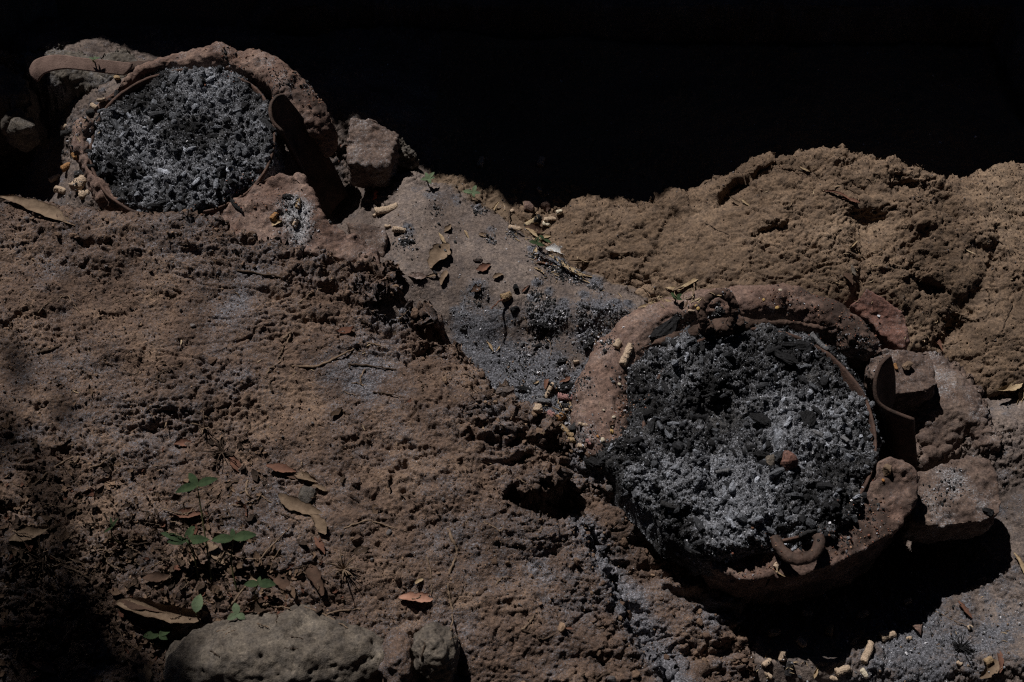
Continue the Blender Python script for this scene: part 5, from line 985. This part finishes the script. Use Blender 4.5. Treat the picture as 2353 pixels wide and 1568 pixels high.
def straw():
    var = []
    for i in range(8):
        pts = []; b = rng.uniform(-.3, .3)
        for a in range(5):
            t = a/2-1; w_ = .13*(1-t*t*.7); pts += [(t, b*t*t-w_, .12*t*t), (t, b*t*t+w_, .12*t*t+.06)]
        var.append(np.array(pts))
    F = []
    for a in range(4): q = a*2; F += [(q, q+2, q+3), (q, q+3, q+1)]
    pos = []
    for px, py, sx, sy, m in ((1225, 535, 30, 30, 34), (1290, 610, 40, 22, 26), (1540, 690, 60, 10, 30), (1970, 610, 25, 50, 18), (2160, 745, 50, 30, 16), (2250, 560, 50, 60, 12), (1790, 1530, 50, 15, 14), (1150, 480, 30, 10, 8), (1900, 420, 120, 30, 14), (1290, 950, 30, 20, 12), (190, 290, 20, 20, 8), (1750, 1300, 30, 12, 7), (600, 800, 400, 150, 20), (2200, 1450, 90, 60, 12)):
        for _ in range(m):
            l, n_ = hit(px+rng.normal()*sx, py+rng.normal()*sy); pos.append(tuple(l+Vector((0, 0, .0012))))
    m = len(pos); return [(var, np.array(F), np.array(pos), powsize(m, .0035, .011, 2.0), tones(m, [(.36, .28, .19), (.27, .20, .13), (.17, .12, .08)], (3, 3, 2)), .25)]
refresh()
scatter('straw_scraps', straw(), M['crumb'], True, 'stuff', 'pale scraps of straw and husk strewn over hollow, gully and bedrock', 'straw')
red = [(.20, .09, .065), (.15, .085, .06), (.27, .17, .12)]
scatter('clay_crumbs', around('x', 100, [(1870, 700, .03, .8), (1960, 750, .025, .8), (1790, 695, .02, .6), (2000, 1230, .03, 1.2), (1920, 1270, .02, .8), (1440, 950, .012, .6), (600, 450, .03, .8), (560, 140, .03, .8), (740, 235, .016, .8), (650, 165, .02, .5), (1750, 1295, .02, .6), (500, 500, .02, .4)], .001, .0036, red, (3, 3, 1)),
    M['crumb'], True, 'stuff', 'reddish crumbs of fired clay on the collars of the stoves', 'clay crumbs')

def litter():
    var = []
    for i in range(12):
        nu = 4; pts = []
        for a in range(nu+1):
            t = a/nu*2-1; wd = .42*(1-t*t)**.6+.02; z = rng.uniform(.1, .5)*(t*t)+.1*rng.normal()
            pts += [(t, -wd*(1+.3*rng.normal()), z+.18), (t, 0, z), (t, wd*(1+.3*rng.normal()), z+.18*rng.uniform(.2, 1.6))]
        var.append(np.array(pts))
    F = []
    for a in range(nu):
        for b in (0, 1): q = a*3+b; F += [(q, q+3, q+4), (q, q+4, q+1)]
    lm = lambda V, sd, A: (sd > 0)*(.8*blob(V, 150, 1330, .16)+1.5*blob(V, 480, 1330, .09)+.9*blob(V, 640, 1380, .05)+1.0*blob(V, 560, 1080, .04)+.8*blob(V, 100, 1520, .2)+.35*blob(V, 620, 1150, .06)+.5*blob(V, 620, 1370, .06)+.4*blob(V, 30, 1150, .06)+.008)
    pos, N = on_layer('earth_bank', 1900, lm); s = powsize(1900, .0035, .017, 2.1); cl = [(.055, .038, .028), (.10, .066, .046), (.15, .10, .07), (.10, .048, .034), (.035, .025, .02)]
    return [(var, np.array(F), pos+N*.001, s, tones(1900, cl, (3, 3, 1.5, 1, 3)), .4)]
scatter('leaf_litter', litter(), M['crumb'], True, 'stuff', 'dark crumbled leaf scraps on the lower left of the bank', 'leaf litter')
refresh()
for i in range(80):
    px, py = rng.normal(260, 210), rng.normal(1290, 120)
    if px < 5 or px > 700 or py > 1450 or py < 1020: continue
    a = rng.normal()*.6; L = rng.uniform(25, 90); pts = [(px, py)]
    for k in range(4): a += rng.normal()*.35; px += L/4*math.cos(a); py += L/4*math.sin(a)*.8; pts.append((px, py))
    twig([(x, y, rng.uniform(0, .006)) for x, y in pts], rng.uniform(2.4, 5), 'thin dead stem tangled in the dark litter at lower left', BR if rng.uniform() < .6 else DK, 'dead_stem', .5, cat='stem', group='dead stems in the litter')

# ================================================================== WHAT CASTS THE SHADE (beyond the frame)
# unseen open shed behind: roof edge shaped back from the shadow wanted across the yard
def up(px, py, z, hh):
    p = P(px, py, z); t = (hh-p.z)/LD.z; return p+LD*t
RH = 1.55
edge = [up(-260, 72, .0, RH), up(300, 72, .0, RH), up(560, 92, .0, RH), up(680, 170, .0, RH), up(800, 270, .0, RH), up(930, 372, 0, RH), up(1000, 418, -.01, RH), up(1080, 445, -.03, RH), up(1190, 468, -.03, RH), up(1300, 462, -.02, RH), up(1450, 442, .02, RH), up(1570, 428, .03, RH), up(1800, 380, .03, RH), up(2400, 420, .0, RH)]
edge = [Vector((edge[0].x-3.5, edge[0].y+.1, RH))]+edge+[Vector((edge[-1].x+3.5, edge[-1].y, RH))]
edge = [Vector(p) for p in cat_rom([tuple(p) for p in edge], 6)]
shed = thing('open_shed', (0, 4.6, -.2), 'unseen dark open shed behind the yard, roof edge shaped to cast its shadow', 'shed')
def roofmesh():
    V, F = [], []; n = len(edge)
    for p in edge:
        q = p+Vector((0, .012*rng.normal(), .0)); V += [tuple(q+Vector((0, 0, .02))), tuple(q+Vector((0, 0, -.02))), (p.x*1.0, 6.2, RH+.42), (p.x, 6.2, RH+.38)]
    for i in range(n-1):
        a = i*4; b = a+4; F += [(a, b, b+2, a+2), (a+1, a+3, b+3, b+1), (a, a+1, b+1, b), (a+2, b+2, b+3, a+3)]
    F += [(0, 2, 3, 1), ((n-1)*4, (n-1)*4+1, (n-1)*4+3, (n-1)*4+2)]
    return np.array(V), np.array(F)
rv, rf = roofmesh(); adopt(link('roof', arr_mesh('roof', rv, rf, M['wood'], False)), shed)
def box(name, x0, x1, y0, y1, z0, z1, mat, parent):
    V = [(x, y, z) for x in (x0, x1) for y in (y0, y1) for z in (z0, z1)]; F = [(0, 1, 3, 2), (4, 6, 7, 5), (0, 4, 5, 1), (2, 3, 7, 6), (0, 2, 6, 4), (1, 5, 7, 3)]
    return adopt(link(name, arr_mesh(name, np.array(V), np.array(F), mat, False)), parent)
box('back_wall', -4.6, 5.2, 6.0, 6.1, -.3, RH+.36, M['wood'], shed); box('side_wall', -4.8, -4.7, 3.2, 5.98, -.3, RH+.1, M['wood'], shed); box('side_wall', 5.2, 5.3, 3.0, 5.98, -.3, RH+.1, M['wood'], shed)  # walls added to keep sky light out from under the roof
for x in (-3.2, 3.6): box('post', x, x+.1, 3.3, 3.4, -.3, RH+.1, M['wood'], shed)
# low leafy tree to the left: shades the litter in the lower left corner
tree = thing('tree', (-2.5, 2.3, -.22), 'leafy tree beyond the left edge shading the litter', 'tree')
TH = 4.6
tc = up(60, 1440, .03, TH)
tr = [Vector(p) for p in cat_rom([(-3.4, 2.6, -.25), (-3.35, 2.8, 1.5), (-3.2, 3.2, 3.0), (-3.0, 3.6, TH-.5), (-2.8, 3.9, TH)], 6)]
V_, F_ = sweep(tr, np.linspace(.12, .02, len(tr)).tolist(), np.linspace(.12, .02, len(tr)).tolist(), 10); adopt(link('trunk', arr_mesh('trunk', np.array([tuple(v) for v in V_]), np.array(F_), M['twig'], True)), tree)
def crown():
    VV, FF = [], []; n = 0
    spots = []
    for (px, py, r, m) in ((60, 1620, .18, 105), (260, 1640, .12, 50), (-250, 1560, .2, 110), (20, 1400, .13, 30), (330, 1480, .10, 18), (150, 1330, .10, 14), (330, 1700, .12, 60)):
        c = up(px, py, .03, TH)
        for _ in range(m): spots.append(np.array(tuple(c))+rng.normal(size=3)*np.array([r*.6, r*.6, .2]))
    for c in spots:
        a, b, g = rng.uniform(0, 6.28), rng.normal()*.5, rng.normal()*.5; l, wv = rng.uniform(.03, .055), rng.uniform(.012, .02)
        pts = np.array([[-l, 0, 0], [-.3*l, wv, .004], [.4*l, wv*.8, .004], [l, 0, 0], [.4*l, -wv*.8, .004], [-.3*l, -wv, .004]])
        R = randrot(1, .5)[0]; VV.append(pts@R.T+c); FF += [(n, n+1, n+2, n+3), (n, n+3, n+4, n+5)]; n += 6
    return np.concatenate(VV), np.array(FF)
cv, cf = crown(); adopt(link('crown', arr_mesh('crown', cv, cf, M['green'], False)), tree)
# unseen wall and roof added behind the camera to block sky light
hs = thing('sky_block_wall', (0, -3.0, -.2), 'tall near black wall added unseen behind the viewer to block sky light', 'wall')
box('blocker_panel', -6, 6, -3.1, -3.0, -.3, 3.4, M['wood'], hs)

box('sky_block_roof', -6, 6, -2.98, 1.15, 2.62, 2.68, M['wood'], hs)  # cover over the viewer, added to cut sky light
